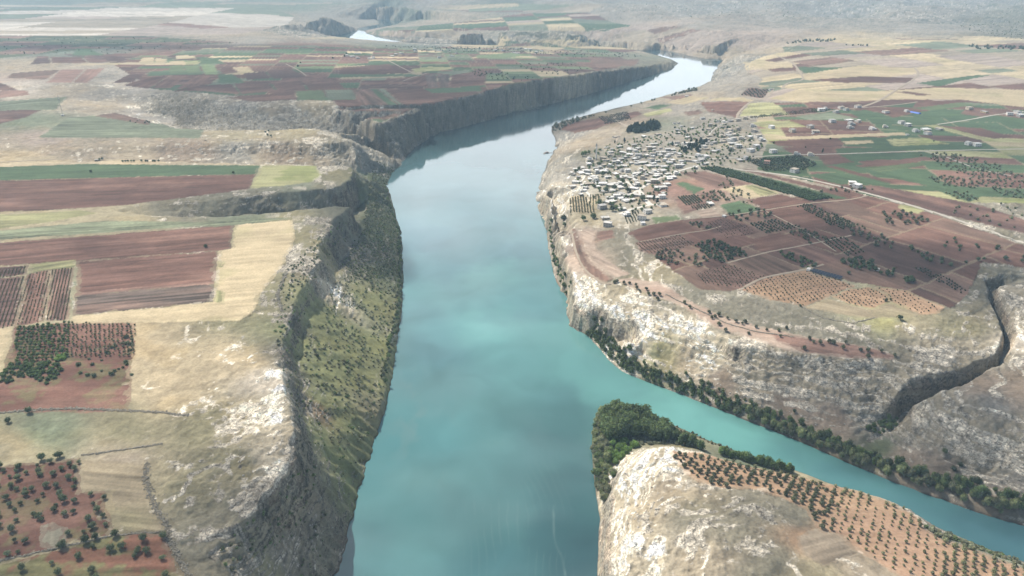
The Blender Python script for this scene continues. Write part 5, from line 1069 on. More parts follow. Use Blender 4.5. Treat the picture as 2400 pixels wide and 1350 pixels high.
x, y = scatter([(1465,310),(1490,297),(1530,290),(1548,296),(1540,305),(1500,314)], 9.5, 20, keep=.85); grow(PINE, x, y, lambda q: rnd.uniform(11, 17), (.032, .045, .03), 'tall dark pine in the grove above the village', 'pine', 'pine grove above the village')
x, y = scatter([(1590,350),(1610,336),(1650,330),(1660,345),(1640,356),(1600,358)], 11, 22, keep=.55); grow(PINE, x, y, lambda q: rnd.uniform(9, 13), (.035, .05, .032), 'dark conifer around the large courtyard building', 'pine', 'conifers by the courtyard building')
x, y = at_px([(1441,336),(1398,346),(1464,333),(1576,341),(1927,358),(1540,478),(1532,470)]); grow(CYPR, x, y, lambda q: rnd.uniform(10, 14), (.03, .045, .028), lambda q: ['slim dark cypress at the top edge of the village below the track', 'slim dark cypress just left of the white minaret', 'slim dark cypress right of the village track', 'cypress left of the large courtyard building', 'cypress alone beside the long field road', 'cypress beside the lower end of the white street', 'cypress above the lower end of the white street'][q], 'cypress', 'cypresses of the village', name='cypress_tree')
x, y = scatter([(1290,292),(1330,285),(1400,268),(1450,258),(1520,240),(1580,222),(1625,208),(1640,212),(1560,228),(1480,250),(1400,270),(1330,296),(1300,312)], 11, 23, jitter=1, keep=.7); m = land(x, y) > .2
grow(WILL, x[m], y[m], lambda q: rnd.uniform(1.8, 3.8), C_OL, 'dark tree in the belt on the far shore beyond the village', 'riverside tree', 'trees on the far right shore', name='shore_tree')
# --- left plateau, single trees
x, y = at_px([(482,580),(213,404),(547,407),(622,311),(630,309),(635,320),(627,317),(234,376),(240,374)] + [(288 + k, 379) for k in (0, 6, 12, 20, 26, 44, 54, 58, 71, 75, 84)])
grow(ROUND, x, y, lambda q: 2.6 if q < 9 else 2.2, C_DK, lambda q: (['dark tree alone on the brown field beside the wheat', 'dark tree alone in the green strip', 'small bush at the right end of the green strip', 'left tree of the group on the bare ridge', 'tallest tree of the group on the bare ridge', 'lowest tree of the group on the bare ridge', 'middle tree of the group on the bare ridge', 'bush left of the ruin behind the green strip', 'bush by the ruin behind the green strip'][q] if q < 9 else 'small dark tree in the row behind the green strip'), 'tree', 'trees on the left plateau')
FD = [([(1080,160),(1150,165),(1260,185),(1210,190),(1130,185)], 26, .6, 3), ([(900,108),(1200,112),(1240,125),(1000,122)], 40, .6, 3.2), ([(1200,122),(1330,118),(1500,126),(1505,133),(1350,135)], 30, .45, 3), ([(-100,90),(300,88),(560,100),(330,125),(0,130)], 60, .5, 3), ([(1840,97),(1960,92),(1945,99),(1860,102)], 22, .7, 5), ([(1975,106),(2040,106),(2030,111)], 22, .7, 5), ([(2265,108),(2420,112),(2420,118),(2290,116)], 24, .7, 6), ([(1190,150),(1330,148),(1390,165),(1290,178)], 30, .5, 2.8), ([(290,281),(352,284),(350,293),(300,288)], 16, .6, 2.2), ([(620,160),(840,120),(860,128),(700,158)], 60, .3, 5), ([(1560,300),(1640,285),(1740,300),(1790,340),(1700,370)], 26, .5, 3.5), ([(1750,290),(2330,290),(2330,340),(1800,350)], 75, .35, 3.2)]
xs, ys = zip(*[scatter(pl, s_, 120 + k, keep=kp, jitter=1) for k, (pl, s_, kp, _) in enumerate(FD)]); x = np.concatenate(xs); y = np.concatenate(ys); sc_ = np.concatenate([np.random.default_rng(k).uniform(.6, 1.2, len(a_)) * FD[k][3] for k, a_ in enumerate(xs)])
stuff('far_trees', x, y, surf(x, y)[0], sc_, C_DK, 'far off trees and thickets scattered over the plateaus', leaves=8, rz=.9)
xs, ys = zip(scatter([(1300,30),(1500,8),(1900,2),(2400,2),(2400,40),(1900,40),(1560,46),(1400,52)], 75, 140, jitter=1, keep=.55), scatter([(2240,60),(2330,40),(2420,40),(2420,95),(2330,85)], 42, 141, jitter=1, keep=.8), scatter([(650,55),(760,38),(840,62),(760,80)], 60, 142, jitter=1, keep=.5)); x = np.concatenate(xs); y = np.concatenate(ys)
stuff('hill_scrub', x, y, surf(x, y)[0], np.random.default_rng(14).uniform(1.8, 4.2, len(x)), (.10, .115, .075), 'dark scrub dotted over the far hills', leaves=6, rz=.7)
print('plants', len(scene.objects), 'objects', round(time.time() - T0, 1), 's')
# ------------------------------------------------------------------ roads and tracks
rm, n, l = new_mat('road_dust')
o = n.new('ShaderNodeOutputMaterial'); b = n.new('ShaderNodeBsdfPrincipled'); b.inputs['Roughness'].default_value = .95
tc = n.new('ShaderNodeTexCoord'); t = n.new('ShaderNodeTexNoise'); t.inputs['Scale'].default_value = .25; t.inputs['Detail'].default_value = 5; l.new(tc.outputs['Object'], t.inputs['Vector'])
mx = n.new('ShaderNodeMix'); mx.data_type = 'RGBA'; mx.inputs['A'].default_value = (.36, .33, .28, 1); mx.inputs['B'].default_value = (.52, .49, .43, 1); l.new(t.outputs['Fac'], mx.inputs['Factor']); l.new(mx.outputs['Result'], b.inputs['Base Color']); l.new(b.outputs[0], o.inputs[0])
tm = rm.copy(); tm.name = 'track_dust'
for q in tm.node_tree.nodes:
    if q.type == 'MIX': q.inputs['A'].default_value = (.27, .22, .165, 1); q.inputs['B'].default_value = (.38, .32, .25, 1)
sm_ = rm.copy(); sm_.name = 'street_dust'
for q in sm_.node_tree.nodes:
    if q.type == 'MIX': q.inputs['A'].default_value = (.56, .53, .47, 1); q.inputs['B'].default_value = (.70, .67, .61, 1)
def road(name, pl, w, mat, label):
    p = np.array(pl, float); P2 = []
    for i in range(len(p) - 1):                           # rounded bends
        a = p[max(i - 1, 0)]; b_ = p[i]; c = p[i + 1]; d = p[min(i + 2, len(p) - 1)]
        for k in range(6):
            u = k / 6; P2.append(.5 * (2 * b_ + (c - a) * u + (2 * a - 5 * b_ + 4 * c - d) * u * u + (3 * b_ - a - 3 * c + d) * u ** 3))
    P2.append(p[-1]); P2 = np.array(P2); x, y, _ = hit(P2[:, 0], P2[:, 1])
    d = np.concatenate([[0], np.cumsum(np.hypot(np.diff(x), np.diff(y)))]); step = max(3.0, np.median(y) / 260)
    s = np.linspace(0, d[-1], max(8, int(d[-1] / step))); x = np.interp(s, d, x); y = np.interp(s, d, y)
    tx, ty = np.gradient(x), np.gradient(y); q = np.hypot(tx, ty) + 1e-9; nx, ny = -ty / q, tx / q
    wv = w / 2 * (1 + .16 * fbm(x, y, 18, 3, 3)); V = []; m = 5
    for k in range(m):
        f = (k / (m - 1) * 2 - 1) * wv; X, Y = x + nx * f, y + ny * f
        V.append(np.stack([X, Y, surf(X, Y)[0] + .30 + .0002 * Y - (.25 if k in (0, m - 1) else 0)], 1))
    V = np.stack(V, 1).reshape(-1, 3); idx = np.arange(len(x) * m).reshape(-1, m); F = np.stack([idx[:-1, :-1], idx[1:, :-1], idx[1:, 1:], idx[:-1, 1:]], -1).reshape(-1, 4)[:, ::-1]
    tag(link(bpy.data.objects.new(name, build_mesh(name, V, F, {}, mat))), label, name.replace('_', ' '), kind='structure')
road('road', [(1700,393),(1725,397),(1850,412),(1960,435),(2080,466),(2200,501),(2320,541),(2460,592)], 6.5, rm, 'pale road running from the village down to the right edge')
road('road', [(1690,371),(1760,368),(1860,363),(1960,361),(2170,354),(2410,349)], 5.5, rm, 'straight pale road between the green fields on the right')
road('road', [(1722,286),(1780,279),(1850,271),(1920,265),(1960,258),(2017,253),(2100,246),(2150,239)], 6, tm, 'field road along the upper edge of the village fields')
road('road', [(2014,253),(2060,236),(2110,205),(2140,187),(2152,172),(2144,160)], 8, tm, 'dusty road climbing through the wheat hills')
road('road', [(2196,292),(2270,281),(2330,270),(2410,261)], 6, rm, 'road to the far right farmstead')
road('track', [(1727,277),(1733,262),(1760,239),(1797,229),(1813,208)], 7, tm, 'track curving round the brown field above the village')
road('track', [(1833,208),(1845,196),(1880,187),(1876,172),(1857,148),(1822,132)], 8, tm, 'track winding up beside the dark green far field')
road('track', [(1442,332),(1455,311),(1436,302),(1468,297),(1450,286),(1440,276),(1480,262),(1530,254)], 6, tm, 'track from the village to the far shore fields')
road('track', [(2165,354),(2195,362),(2222,370),(2290,395),(2370,412)], 4, rm, 'white track edging the dark orchard on the right')
road('track', [(1500,567),(1600,548),(1655,540),(1690,530)], 3, tm, 'track between the red plots below the village')
road('track', [(1706,616),(1797,592),(1895,573),(1995,552)], 3.2, tm, 'track crossing the red plots below the dark grove')
road('track', [(1602,514),(1700,506),(1790,493),(1895,477),(1990,468),(2032,459)], 3.4, tm, 'pale track along the top of the red plots')
road('track', [(1732,681),(1765,662),(1800,649),(1885,632),(1930,620)], 4, tm, 'pale track along the orange plantation')
road('track', [(1790,493),(1850,523),(1895,548),(1960,590)], 2.6, tm, 'thin track running down between the red plots')
road('track', [(1330,520),(1340,545),(1350,590),(1368,628),(1392,650),(1415,664),(1440,663)], 3.2, tm, 'earth track along the cliff top below the village')
road('track', [(893,134),(925,150),(970,173)], 6, tm, 'track on the far plateau beside the brown field')
road('track', [(670,150),(700,165),(718,178)], 6, tm, 'short track between plots on the far plateau')
road('track', [(945,190),(968,181),(1000,172)], 5, tm, 'track above the far cliff')
road('street', [(1462,424),(1480,432),(1496,445),(1508,460),(1520,476),(1528,480)], 9, sm_, 'white village street running down to the fork')
road('street', [(1420,470),(1450,462),(1478,455),(1496,447)], 8, sm_, 'white village street branching left from the fork')
road('street', [(1452,502),(1475,492),(1500,486),(1528,480),(1560,479)], 8, sm_, 'white street along the lower edge of the village')
road('street', [(1357,430),(1368,418),(1375,404)], 4, sm_, 'white lane on the river side of the village')
road('street', [(1496,447),(1520,430),(1560,412),(1600,398),(1640,388),(1660,380)], 7, sm_, 'white street crossing the village towards the tree strip')
road('street', [(1372,424),(1368,440),(1380,455),(1384,462)], 5, sm_, 'short white lane beside the striped vineyard')
road('street', [(1480,368),(1500,356),(1525,343),(1540,336)], 5, rm, 'lane rising through the upper village')
road('street', [(1660,320),(1668,308),(1682,296)], 5, rm, 'lane between the upper houses on the right')
road('street', [(1560,365),(1610,366),(1650,372),(1700,371)], 5, sm_, 'street leaving the village towards the fields')
road('track', [(-200,385),(0,380),(120,374),(250,370),(420,377)], 4, tm, 'pale track along the back of the green strip')
road('track', [(-200,330),(0,327),(230,328),(400,331),(560,326),(640,322)], 4, tm, 'track along the middle ridge on the left')
road('track', [(-200,240),(0,235),(90,229),(160,225),(250,229)], 5, tm, 'pale track behind the left green field')
# ------------------------------------------------------------------ houses
def paint(name, base, var=.12, rough=.85, obj=False):
    m, n, l = new_mat(name)
    o = n.new('ShaderNodeOutputMaterial'); b = n.new('ShaderNodeBsdfPrincipled'); b.inputs['Roughness'].default_value = rough
    tc = n.new('ShaderNodeTexCoord'); t = n.new('ShaderNodeTexNoise'); t.inputs['Scale'].default_value = .7; t.inputs['Detail'].default_value = 5; l.new(tc.outputs['Object'], t.inputs['Vector'])
    mr = n.new('ShaderNodeMapRange'); mr.inputs['To Min'].default_value = 1 - var * 2; mr.inputs['To Max'].default_value = 1 + var; l.new(t.outputs['Fac'], mr.inputs['Value'])
    vm = n.new('ShaderNodeVectorMath'); vm.operation = 'SCALE'; l.new(mr.outputs['Result'], vm.inputs['Scale'])
    if obj: oi = n.new('ShaderNodeObjectInfo'); l.new(oi.outputs['Color'], vm.inputs[0])
    else: vm.inputs[0].default_value = base
    l.new(vm.outputs[0], b.inputs['Base Color']); l.new(b.outputs[0], o.inputs[0]); return m
M_WALL = paint('plaster', None, .16, .9, True); M_ROOF = paint('concrete_roof', None, .2, .9, True); M_WIN = paint('window_glass', (.03, .035, .045), .2, .25); M_DOOR = paint('door_paint', (.09, .06, .045), .2, .6)
M_TANK = paint('water_tank', (.55, .56, .58), .1, .4); M_STONE = paint('dry_stone', (.29, .265, .215), .3, .95); M_PANEL = paint('solar_glass', (.025, .035, .06), .2, .2); M_METAL = paint('grey_metal', (.28, .29, .30), .1, .45); M_BLUE = paint('blue_sheet', (.06, .16, .62), .15, .5); M_WOOD = paint('weathered_wood', (.20, .15, .11), .25, .9)
class MB:
    def __init__(s): s.v, s.f = [], []
    def box(s, x0, x1, y0, y1, z0, z1):
        b0 = len(s.v); s.v += [(x, y, z) for z in (z0, z1) for y in (y0, y1) for x in (x0, x1)]
        s.f += [tuple(b0 + k for k in q) for q in ((0, 2, 3, 1), (4, 5, 7, 6), (0, 1, 5, 4), (2, 6, 7, 3), (0, 4, 6, 2), (1, 3, 7, 5))]; return s
    def lathe(s, prof, x=0, y=0, n=12):
        b0 = len(s.v)
        for r_, z in prof: s.v += [(x + r_ * math.cos(6.28318 * k / n), y + r_ * math.sin(6.28318 * k / n), z) for k in range(n)]
        for i in range(len(prof) - 1):
            for k in range(n): a, c = b0 + i * n + k, b0 + i * n + (k + 1) % n; s.f.append((a, c, c + n, a + n))
        s.f.append(tuple(b0 + (len(prof) - 1) * n + k for k in range(n))); return s
    def bar(s, p, q, r_):
        p, q = Vector(p), Vector(q); d = (q - p).normalized(); a = d.orthogonal().normalized(); c = d.cross(a); b0 = len(s.v)
        for e in (p, q): s.v += [tuple(e + (a * math.cos(t) + c * math.sin(t)) * r_) for t in (0, 1.5708, 3.1416, 4.7124)]
        for k in range(4): s.f.append((b0 + k, b0 + (k + 1) % 4, b0 + 4 + (k + 1) % 4, b0 + 4 + k))
        return s
    def mesh(s, name, mat):
        me = bpy.data.meshes.new(name); me.from_pydata(s.v, [], s.f); me.materials.append(mat); me.update(); return me
    def obj(s, name, mat, parent=None): return link(bpy.data.objects.new(name, s.mesh(name, mat)), parent)
def house_parts(w, d, fl, style, seed):
    """a flat roofed block house: list of (part name, mesh, colour role)"""
    rng = random.Random(seed); H = 3.1 * fl; w2, d2 = w / 2, d / 2; P = []
    wb = MB().box(-w2, w2, -d2, d2, -2.5, H); rf = MB().box(-w2 - .3, w2 + .3, -d2 - .3, d2 + .3, H, H + .25)
    for a in ((-w2 - .3, w2 + .3, -d2 - .3, -d2 - .12), (-w2 - .3, w2 + .3, d2 + .12, d2 + .3), (-w2 - .3, -w2 - .12, -d2 - .12, d2 + .12), (w2 + .12, w2 + .3, -d2 - .12, d2 + .12)): rf.box(*a, H + .25, H + .65)
    if style == 'ell': wb.box(w2 + .002, w2 + 5, -d2, d2 * .2, -2.5, 3.1); rf.box(w2 + .31, w2 + 5.2, -d2 - .25, d2 * .2 + .25, 3.1, 3.32)
    if style == 'upper':
        wb.box(-w2 + .6, w2 * .15, -d2 + .6, d2 - .6, H + .26, H + 3.0); rf.box(-w2 + .3, w2 * .15 + .3, -d2 + .3, d2 - .3, H + 3.0, H + 3.25)
    if style == 'porch':
        rf.box(-w2 - .3, w2 + .3, -d2 - 2.6, -d2 - .31, 2.85, 3.05)
        for k in range(4): x = -w2 + .2 + k * (w - .4) / 3; wb.box(x - .15, x + .15, -d2 - 2.45, -d2 - 2.15, -2.5, 2.848)
    P += [('wall', wb.mesh('wall', M_WALL), 'wall'), ('roof', rf.mesh('roof', M_ROOF), 'roof')]
    for side in (-1, 1):
        for f_ in range(fl):
            k = max(2, int(w / 3.3))
            for q in range(k):
                x = -w2 + (q + .5) * w / k
                if side == -1 and f_ == 0 and q == k // 2: P.append(('door', MB().box(x - .55, x + .55, -d2 - .06, -d2 + .05, 0, 2.15).mesh('door', M_DOOR), None)); continue
                y = side * d2; P.append(('window', MB().box(x - .6, x + .6, y - .05, y + .05, 3.1 * f_ + 1.0, 3.1 * f_ + 2.25).mesh('window', M_WIN), None))
        for f_ in range(fl): x = side * w2; P.append(('window', MB().box(x - .05, x + .05, -.6, .6, 3.1 * f_ + 1.0, 3.1 * f_ + 2.25).mesh('window', M_WIN), None))
    if rng.random() < .75:
        x, y = w2 * .55, d2 * .5; tk = MB().lathe([(.55, H + .25), (.6, H + .3), (.6, H + 1.5), (.35, H + 1.7)], x, y); P.append(('water_tank', tk.mesh('water_tank', M_TANK), None))
    return P
HV = [house_parts(11, 8, 1, 'plain', 1), house_parts(9, 7.5, 1, 'ell', 2), house_parts(12, 9, 2, 'plain', 3), house_parts(11, 9, 1, 'upper', 4), house_parts(13, 9, 1, 'porch', 5), house_parts(10, 9, 2, 'porch', 6), house_parts(7, 6, 1, 'plain', 7), house_parts(18, 10, 1, 'plain', 8)]
VDESC = ['low', 'L-shaped', 'two-storey', 'stepped', 'porched', 'tall porched', 'tiny', 'long']
WALLS = [('white', (.66, .64, .60)), ('cream', (.56, .50, .40)), ('grey', (.38, .37, .35)), ('white', (.62, .61, .59)), ('stone', (.42, .36, .28))]
ROOFS = [('bright concrete roof', (.76, .74, .70)), ('pale grey roof', (.47, .46, .44)), ('white roof', (.82, .81, .79)), ('dusty beige roof', (.52, .46, .38)), ('bright concrete roof', (.60, .585, .55))]
Z1 = [(670,665),(745,650),(635,720),(722,708),(700,748),(765,682),(820,558),(808,608),(925,645),(880,658),(970,620),(1000,570),(1030,520),(850,750),(680,800),(740,830),(640,845),(748,892),(775,862),(725,935),(1130,430),(1050,460),(1185,540),(1180,630),(1100,660),(1130,600),(1090,720),(1180,745),(1010,750),(940,820),(1060,840),(1130,860),(1050,890),(1280,870),(1330,530),(1440,635),(1380,600),(1490,610),(1525,632),(1600,642),(1620,580),(1535,580),(1430,710),(1330,710),(1300,790),(1362,700),(1550,680),(1520,740),(1640,720),(1500,800),(1570,860),(1580,965),(1580,1045),(1430,1120),(1368,1188),(1378,1240),(1205,1150),(980,1185),(950,1075),(1040,1010),(1160,1090),(1310,940),(1690,585),(1790,605),(1870,575),(1930,650),(1760,530),(2040,530),(2040,610),(1710,490),(1690,460),(1560,440),(1680,390),(1860,440),(2010,410),(2030,350),(2130,385),(1860,330),(1390,320),(1530,300),(1710,180),(1752,178),(1740,250),(1755,285),(1782,213),(1900,230),(2010,130),(2070,245),(2085,205),(2150,160),(2230,190),(2215,320),(1010,435),(1330,400),(1285,425),(1240,510),(960,560),(1008,1258),(1095,325),(1250,450),(905,700),(1215,690),(960,690),(1245,600),(1290,560),(1420,520),(870,800),(905,850),(1240,760),(1385,760),(1590,700),(1660,600),(1560,520),(1490,480),(1120,760),(800,720),(1150,560),(1075,590)]
Z2 = [(890,355),(665,400),(730,380),(800,378),(580,385),(500,470),(640,445),(640,545),(715,490),(795,470),(970,435),(980,490),(850,572),(930,562),(1020,550),(1060,585),(1160,455),(1380,492),(1625,490),(1570,450),(1720,255),(1685,270),(1840,290),(1895,245),(1945,265),(1800,390),(2005,415),(1990,452),(1980,375),(2070,390),(440,570),(555,612),(470,640),(100,615),(450,665),(1000,660),(1175,712),(1575,740),(1430,737),(900,780),(820,797),(1110,832),(1400,915),(465,757),(2010,1050),(2062,1078),(515,1255),(540,265),(940,700),(280,550),(1545,445)]
Z3 = [(565,290),(790,280),(730,405),(795,432),(885,490),(985,470),(1005,517),(1130,467),(560,447),(425,467),(1445,255),(1605,287),(1870,315),(1950,300),(1985,330),(1440,627),(1525,640),(270,235)]
Z4 = [(340,240),(395,210),(400,260),(290,232),(565,255),(540,262),(800,215),(760,235),(860,210),(1000,170),(1005,195),(1360,190),(1380,222),(1400,235),(1440,205),(1250,180),(1260,255),(1780,175),(1850,170),(1930,180),(2040,200),(2080,205),(2120,155),(2170,160),(2215,170)]
HP = [(1200 + a / 4.5, 250 + b_ / 4.5) for a, b_ in Z1] + [(1550 + a / 4.5, 200 + b_ / 4.5) for a, b_ in Z2] + [(1950 + a / 4.5, 200 + b_ / 4.5) for a, b_ in Z3] + [(750 + a / 4.5, 80 + b_ / 4.5) for a, b_ in Z4]
HP += [(800 + a / 3, b_ / 3) for a, b_ in [(1735,355),(1770,365),(1800,360),(1830,372),(1860,365),(1880,385),(1905,380),(1925,392),(1950,388),(1975,395),(2010,395),(2050,400),(2070,405),(2110,402),(2140,410),(1990,410),(1570,400),(1375,370),(1520,360),(1410,360),(1230,345),(1270,355)]]
HP += [(375,151),(382,149),(705,329),(693,333),(690,160),(690,150),(1650,158),(1807,211),(1610,227),(1668,305)]
_r = random.Random(5); _q = []
while len(_q) < 420: _q.append((_r.uniform(1330, 1760), _r.uniform(285, 505)))
_qa = np.array(_q); HP += [_q[k] for k in np.where(in_poly(_qa[:, 0], _qa[:, 1], [(1350,440),(1380,385),(1440,352),(1600,325),(1700,300),(1740,320),(1740,350),(1640,385),(1570,420),(1550,470),(1500,490),(1440,470),(1400,455)]))[0]][:150]
hx, hy, hz = hit([p[0] for p in HP], [p[1] for p in HP]); hz = surf(hx, hy)[0]
ok = []
for i in range(len(HP)):                                      # keep neighbours from running into each other
    if all(math.hypot(hx[i] - hx[j], hy[i] - hy[j]) > 10.8 for j in ok): ok.append(i)
SPECIAL = {'mosque': (1391, 377)}
MARKS = [((1398,360),'the white minaret'), ((1497,446),'the white street fork'), ((1365,478),'the striped vineyard on the cliff'), ((1508,302),'the pine grove'), ((1618,342),'the courtyard building'), ((1648,394),'the dense tree strip end'), ((1368,412),'the white lane by the river'), ((1440,470),'the left branch of the white street'), ((1450,435),'the garden trees in mid village'), ((1530,400),'the centre of the village'), ((1400,400),'the old quarter above the river'), ((1545,480),'the lower end of the white street'), ((1470,510),'the lowest corner of the village'),
  ((1590,283),'the upper edge of the village'), ((1680,300),'the upper right lane'), ((1735,322),'the pale wheat strip end'), ((1770,380),'the bend of the pale road'), ((1665,272),'the brown field above the village'), ((1920,300),'the middle of the field houses'), ((1940,258),'the field road crossing'), ((2140,300),'the right group of field houses'), ((2150,266),'the long blue sheet'), ((2270,340),'the straight pale road'), ((2310,262),'the far right farm road'), ((1995,440),'the tree strip beyond the pale road'), ((1660,470),'the small green field'),
  ((840,134),'the far plateau track'), ((920,128),'the far plateau wheat plots'), ((980,122),'the pale far plateau farm'), ((1060,126),'the big farm on the far plateau'), ((1200,118),'the far plateau grove'), ((1400,124),'the tip of the far headland'), ((1480,132),'the far headland shore'), ((380,150),'the far left wheat plots'), ((700,330),'the bare ridge on the left'), ((690,155),'the green plots on the far plateau')]
mk = {i: min(range(len(MARKS)), key=lambda k: math.hypot(MARKS[k][0][0] - HP[i][0], 1.6 * (MARKS[k][0][1] - HP[i][1]))) for i in ok}
ORD = ['', 'second ', 'third ', 'fourth ', 'fifth ', 'sixth ', 'seventh ', 'eighth ', 'ninth ', 'tenth ', 'eleventh ', 'twelfth ', 'thirteenth ', 'fourteenth ', 'fifteenth ', 'sixteenth ', 'seventeenth ', 'eighteenth ', 'nineteenth ', 'twentieth '] + [a_ + '-' + b_ for a_ in ('twenty', 'thirty', 'forty') for b_ in ('first ', 'second ', 'third ', 'fourth ', 'fifth ', 'sixth ', 'seventh ', 'eighth ', 'ninth ')]
for k in range(len(MARKS)):
    mem = sorted([i for i in ok if mk[i] == k], key=lambda i: math.hypot(MARKS[k][0][0] - HP[i][0], 1.6 * (MARKS[k][0][1] - HP[i][1])))
    for r_, i in enumerate(mem):
        far = hy[i] > 2400; big = HP[i][0] > 1700 and HP[i][1] > 240
        v = rnd.choice([2, 3, 4, 5, 5] if big else ([0, 2, 3, 4, 7] if far else [0, 0, 1, 1, 2, 3, 4, 6, 6, 7]))
        wn_, wc_ = rnd.choice(WALLS if HP[i][1] > 330 else WALLS[:4]); rn_, rc_ = rnd.choice(ROOFS if not (1640 < HP[i][0] and HP[i][1] < 330) else ROOFS[1:4])
        if (int(HP[i][0]), int(HP[i][1])) in ((1796, 384), (1424, 529)): rn_, rc_ = 'pinkish roof', (.50, .30, .24)
        if (int(HP[i][0]), int(HP[i][1])) == (2306, 263): wn_, wc_ = 'yellowish', (.58, .46, .26)
        if HP[i][1] > 380 and HP[i][0] < 1660 and rnd.random() < .7: rn_, rc_ = ROOFS[0] if rnd.random() < .6 else ROOFS[2]
        if len([0 for q in scene.objects if q.name.startswith('house')]) > 296: continue
        h_ = bpy.data.objects.new('house', None); link(h_); h_.empty_display_size = 2
        h_.location = (float(hx[i]), float(hy[i]), float(hz[i]) - .1); h_.rotation_euler = (0, 0, rnd.choice([.25, .25 + 1.5708, -.35, .5, 3.4, .1]) + rnd.uniform(-.15, .15)); s_ = rnd.uniform(.92, 1.2) * (1.3 if far else (1.15 if big else 1.0)); h_.scale = (s_, s_, min(s_, 1.1))
        tag(h_, f'{VDESC[v]} {wn_} house, {rn_}, {ORD[r_]}nearest to {MARKS[k][1]}', 'house', 'houses of the village' if HP[i][0] < 1760 and HP[i][0] > 1320 else 'farmhouses')
        for nm, me, role in HV[v]:
            if far and nm in ('window', 'door'): continue
            c = bpy.data.objects.new(nm, me); link(c, h_)
            if role == 'wall': c.color = (*wc_, 1)
            elif role == 'roof': c.color = (*rc_, 1)
def here(px, py):
    x, y, z = hit([px], [py]); return float(x[0]), float(y[0]), float(surf(x, y)[0][0])
# the courtyard school with two wings
x, y, z = here(1618, 342); t_ = link(bpy.data.objects.new('courtyard_building', None)); t_.location = (x, y, z - .3); t_.rotation_euler = (0, 0, .3); tag(t_, 'large white courtyard building with a broad pale roof among conifers', 'building')
q = MB().box(-17, 17, 2, 11, -2.5, 6.4).box(-17, -9, -9, 1.99, -2.5, 3.4).obj('wall', M_WALL, t_); q.color = (.58, .55, .5, 1)
q = MB().box(-17.4, 17.4, 1.6, 11.4, 6.4, 6.7).box(-17.4, -8.6, -9.4, 1.58, 3.4, 3.7).obj('roof', M_ROOF, t_); q.color = (.62, .6, .56, 1)
for k in range(8):
    for f_ in range(2): a = -15 + k * 4.3; MB().box(a - .8, a + .8, 1.94, 2.05, 1 + 3.1 * f_, 2.5 + 3.1 * f_).obj('window', M_WIN, t_)
# the mosque and its minaret
x, y, z = here(1391, 378); t_ = link(bpy.data.objects.new('mosque', None)); t_.location = (x - 9, y, z - .3); t_.rotation_euler = (0, 0, .2); tag(t_, 'square pale mosque with a low dome left of the minaret', 'mosque')
q = MB().box(-7, 7, -7, 7, -2.5, 6).obj('wall', M_WALL, t_); q.color = (.55, .5, .42, 1)
q = MB().lathe([(5.4, 6), (5.2, 7.2), (4.4, 8.6), (3, 9.8), (1.2, 10.5), (.2, 10.7)], n=20).obj('dome', M_ROOF, t_); q.color = (.5, .49, .47, 1)
for k in range(3): MB().box(-5 + k * 4.4, -3.8 + k * 4.4, -7.06, -6.95, 1.4, 3.6).obj('window', M_WIN, t_)
x, y, z = here(1397, 374); t_ = link(bpy.data.objects.new('minaret', None)); t_.location = (x, y, z - .3); tag(t_, 'slim white minaret with a pointed grey top rising over the village', 'minaret')
q = MB().box(-1.9, 1.9, -1.9, 1.9, -2, 6).lathe([(1.45, 6), (1.4, 25), (1.5, 25.6)], n=14).obj('shaft', M_WALL, t_); q.color = (.68, .67, .64, 1)
q = MB().lathe([(1.5, 25.6), (2.4, 26.3), (2.4, 27.5), (2.2, 27.5)], n=14).lathe([(1.2, 26.4), (1.15, 31)], n=14).obj('balcony', M_WALL, t_); q.color = (.62, .61, .58, 1)
q = MB().lathe([(1.45, 31), (1.1, 33), (.45, 36), (.06, 38)], n=14).obj('spire', M_ROOF, t_); q.color = (.30, .31, .33, 1)
# solar panels, hut, blue sheet, dock, mast
hx_, hy_, _ = hit([1903, 1972], [635, 654]); z = surf(hx_, hy_)[0]; t_ = link(bpy.data.objects.new('solar_array', None)); t_.location = (float(hx_.mean()), float(hy_.mean()), float(z.max()) + .1)
t_.rotation_euler = (0, 0, math.atan2(hy_[1] - hy_[0], hx_[1] - hx_[0])); L_ = math.hypot(hx_[1] - hx_[0], hy_[1] - hy_[0]) / 2; tag(t_, 'long dark array of tilted solar panels on the red field', 'solar panels')
for row in (-2.6, 2.2):
    n_ = 10
    for k in range(n_):
        a, c = -L_ + 2 * L_ * k / n_ + .12, -L_ + 2 * L_ * (k + 1) / n_ - .12; m = MB(); b0 = len(m.v)
        m.v += [(a, row - 2, .9), (c, row - 2, .9), (c, row + 2, 2.5), (a, row + 2, 2.5), (a, row - 2, .82), (c, row - 2, .82), (c, row + 2, 2.42), (a, row + 2, 2.42)]; m.f += [(0, 1, 2, 3), (7, 6, 5, 4), (0, 4, 5, 1), (1, 5, 6, 2), (2, 6, 7, 3), (3, 7, 4, 0)]; m.obj('panel', M_PANEL, t_)
    m = MB()
    for k in range(n_ + 1): a = -L_ + 2 * L_ * k / n_; m.bar((a, row - 1.6, -1.2), (a, row - 1.6, 1.0), .08).bar((a, row + 1.6, -1.2), (a, row + 1.6, 2.3), .08)
    m.obj('frame', M_METAL, t_)
m = MB(); x0_, y0_, z0_ = here(1893, 632)
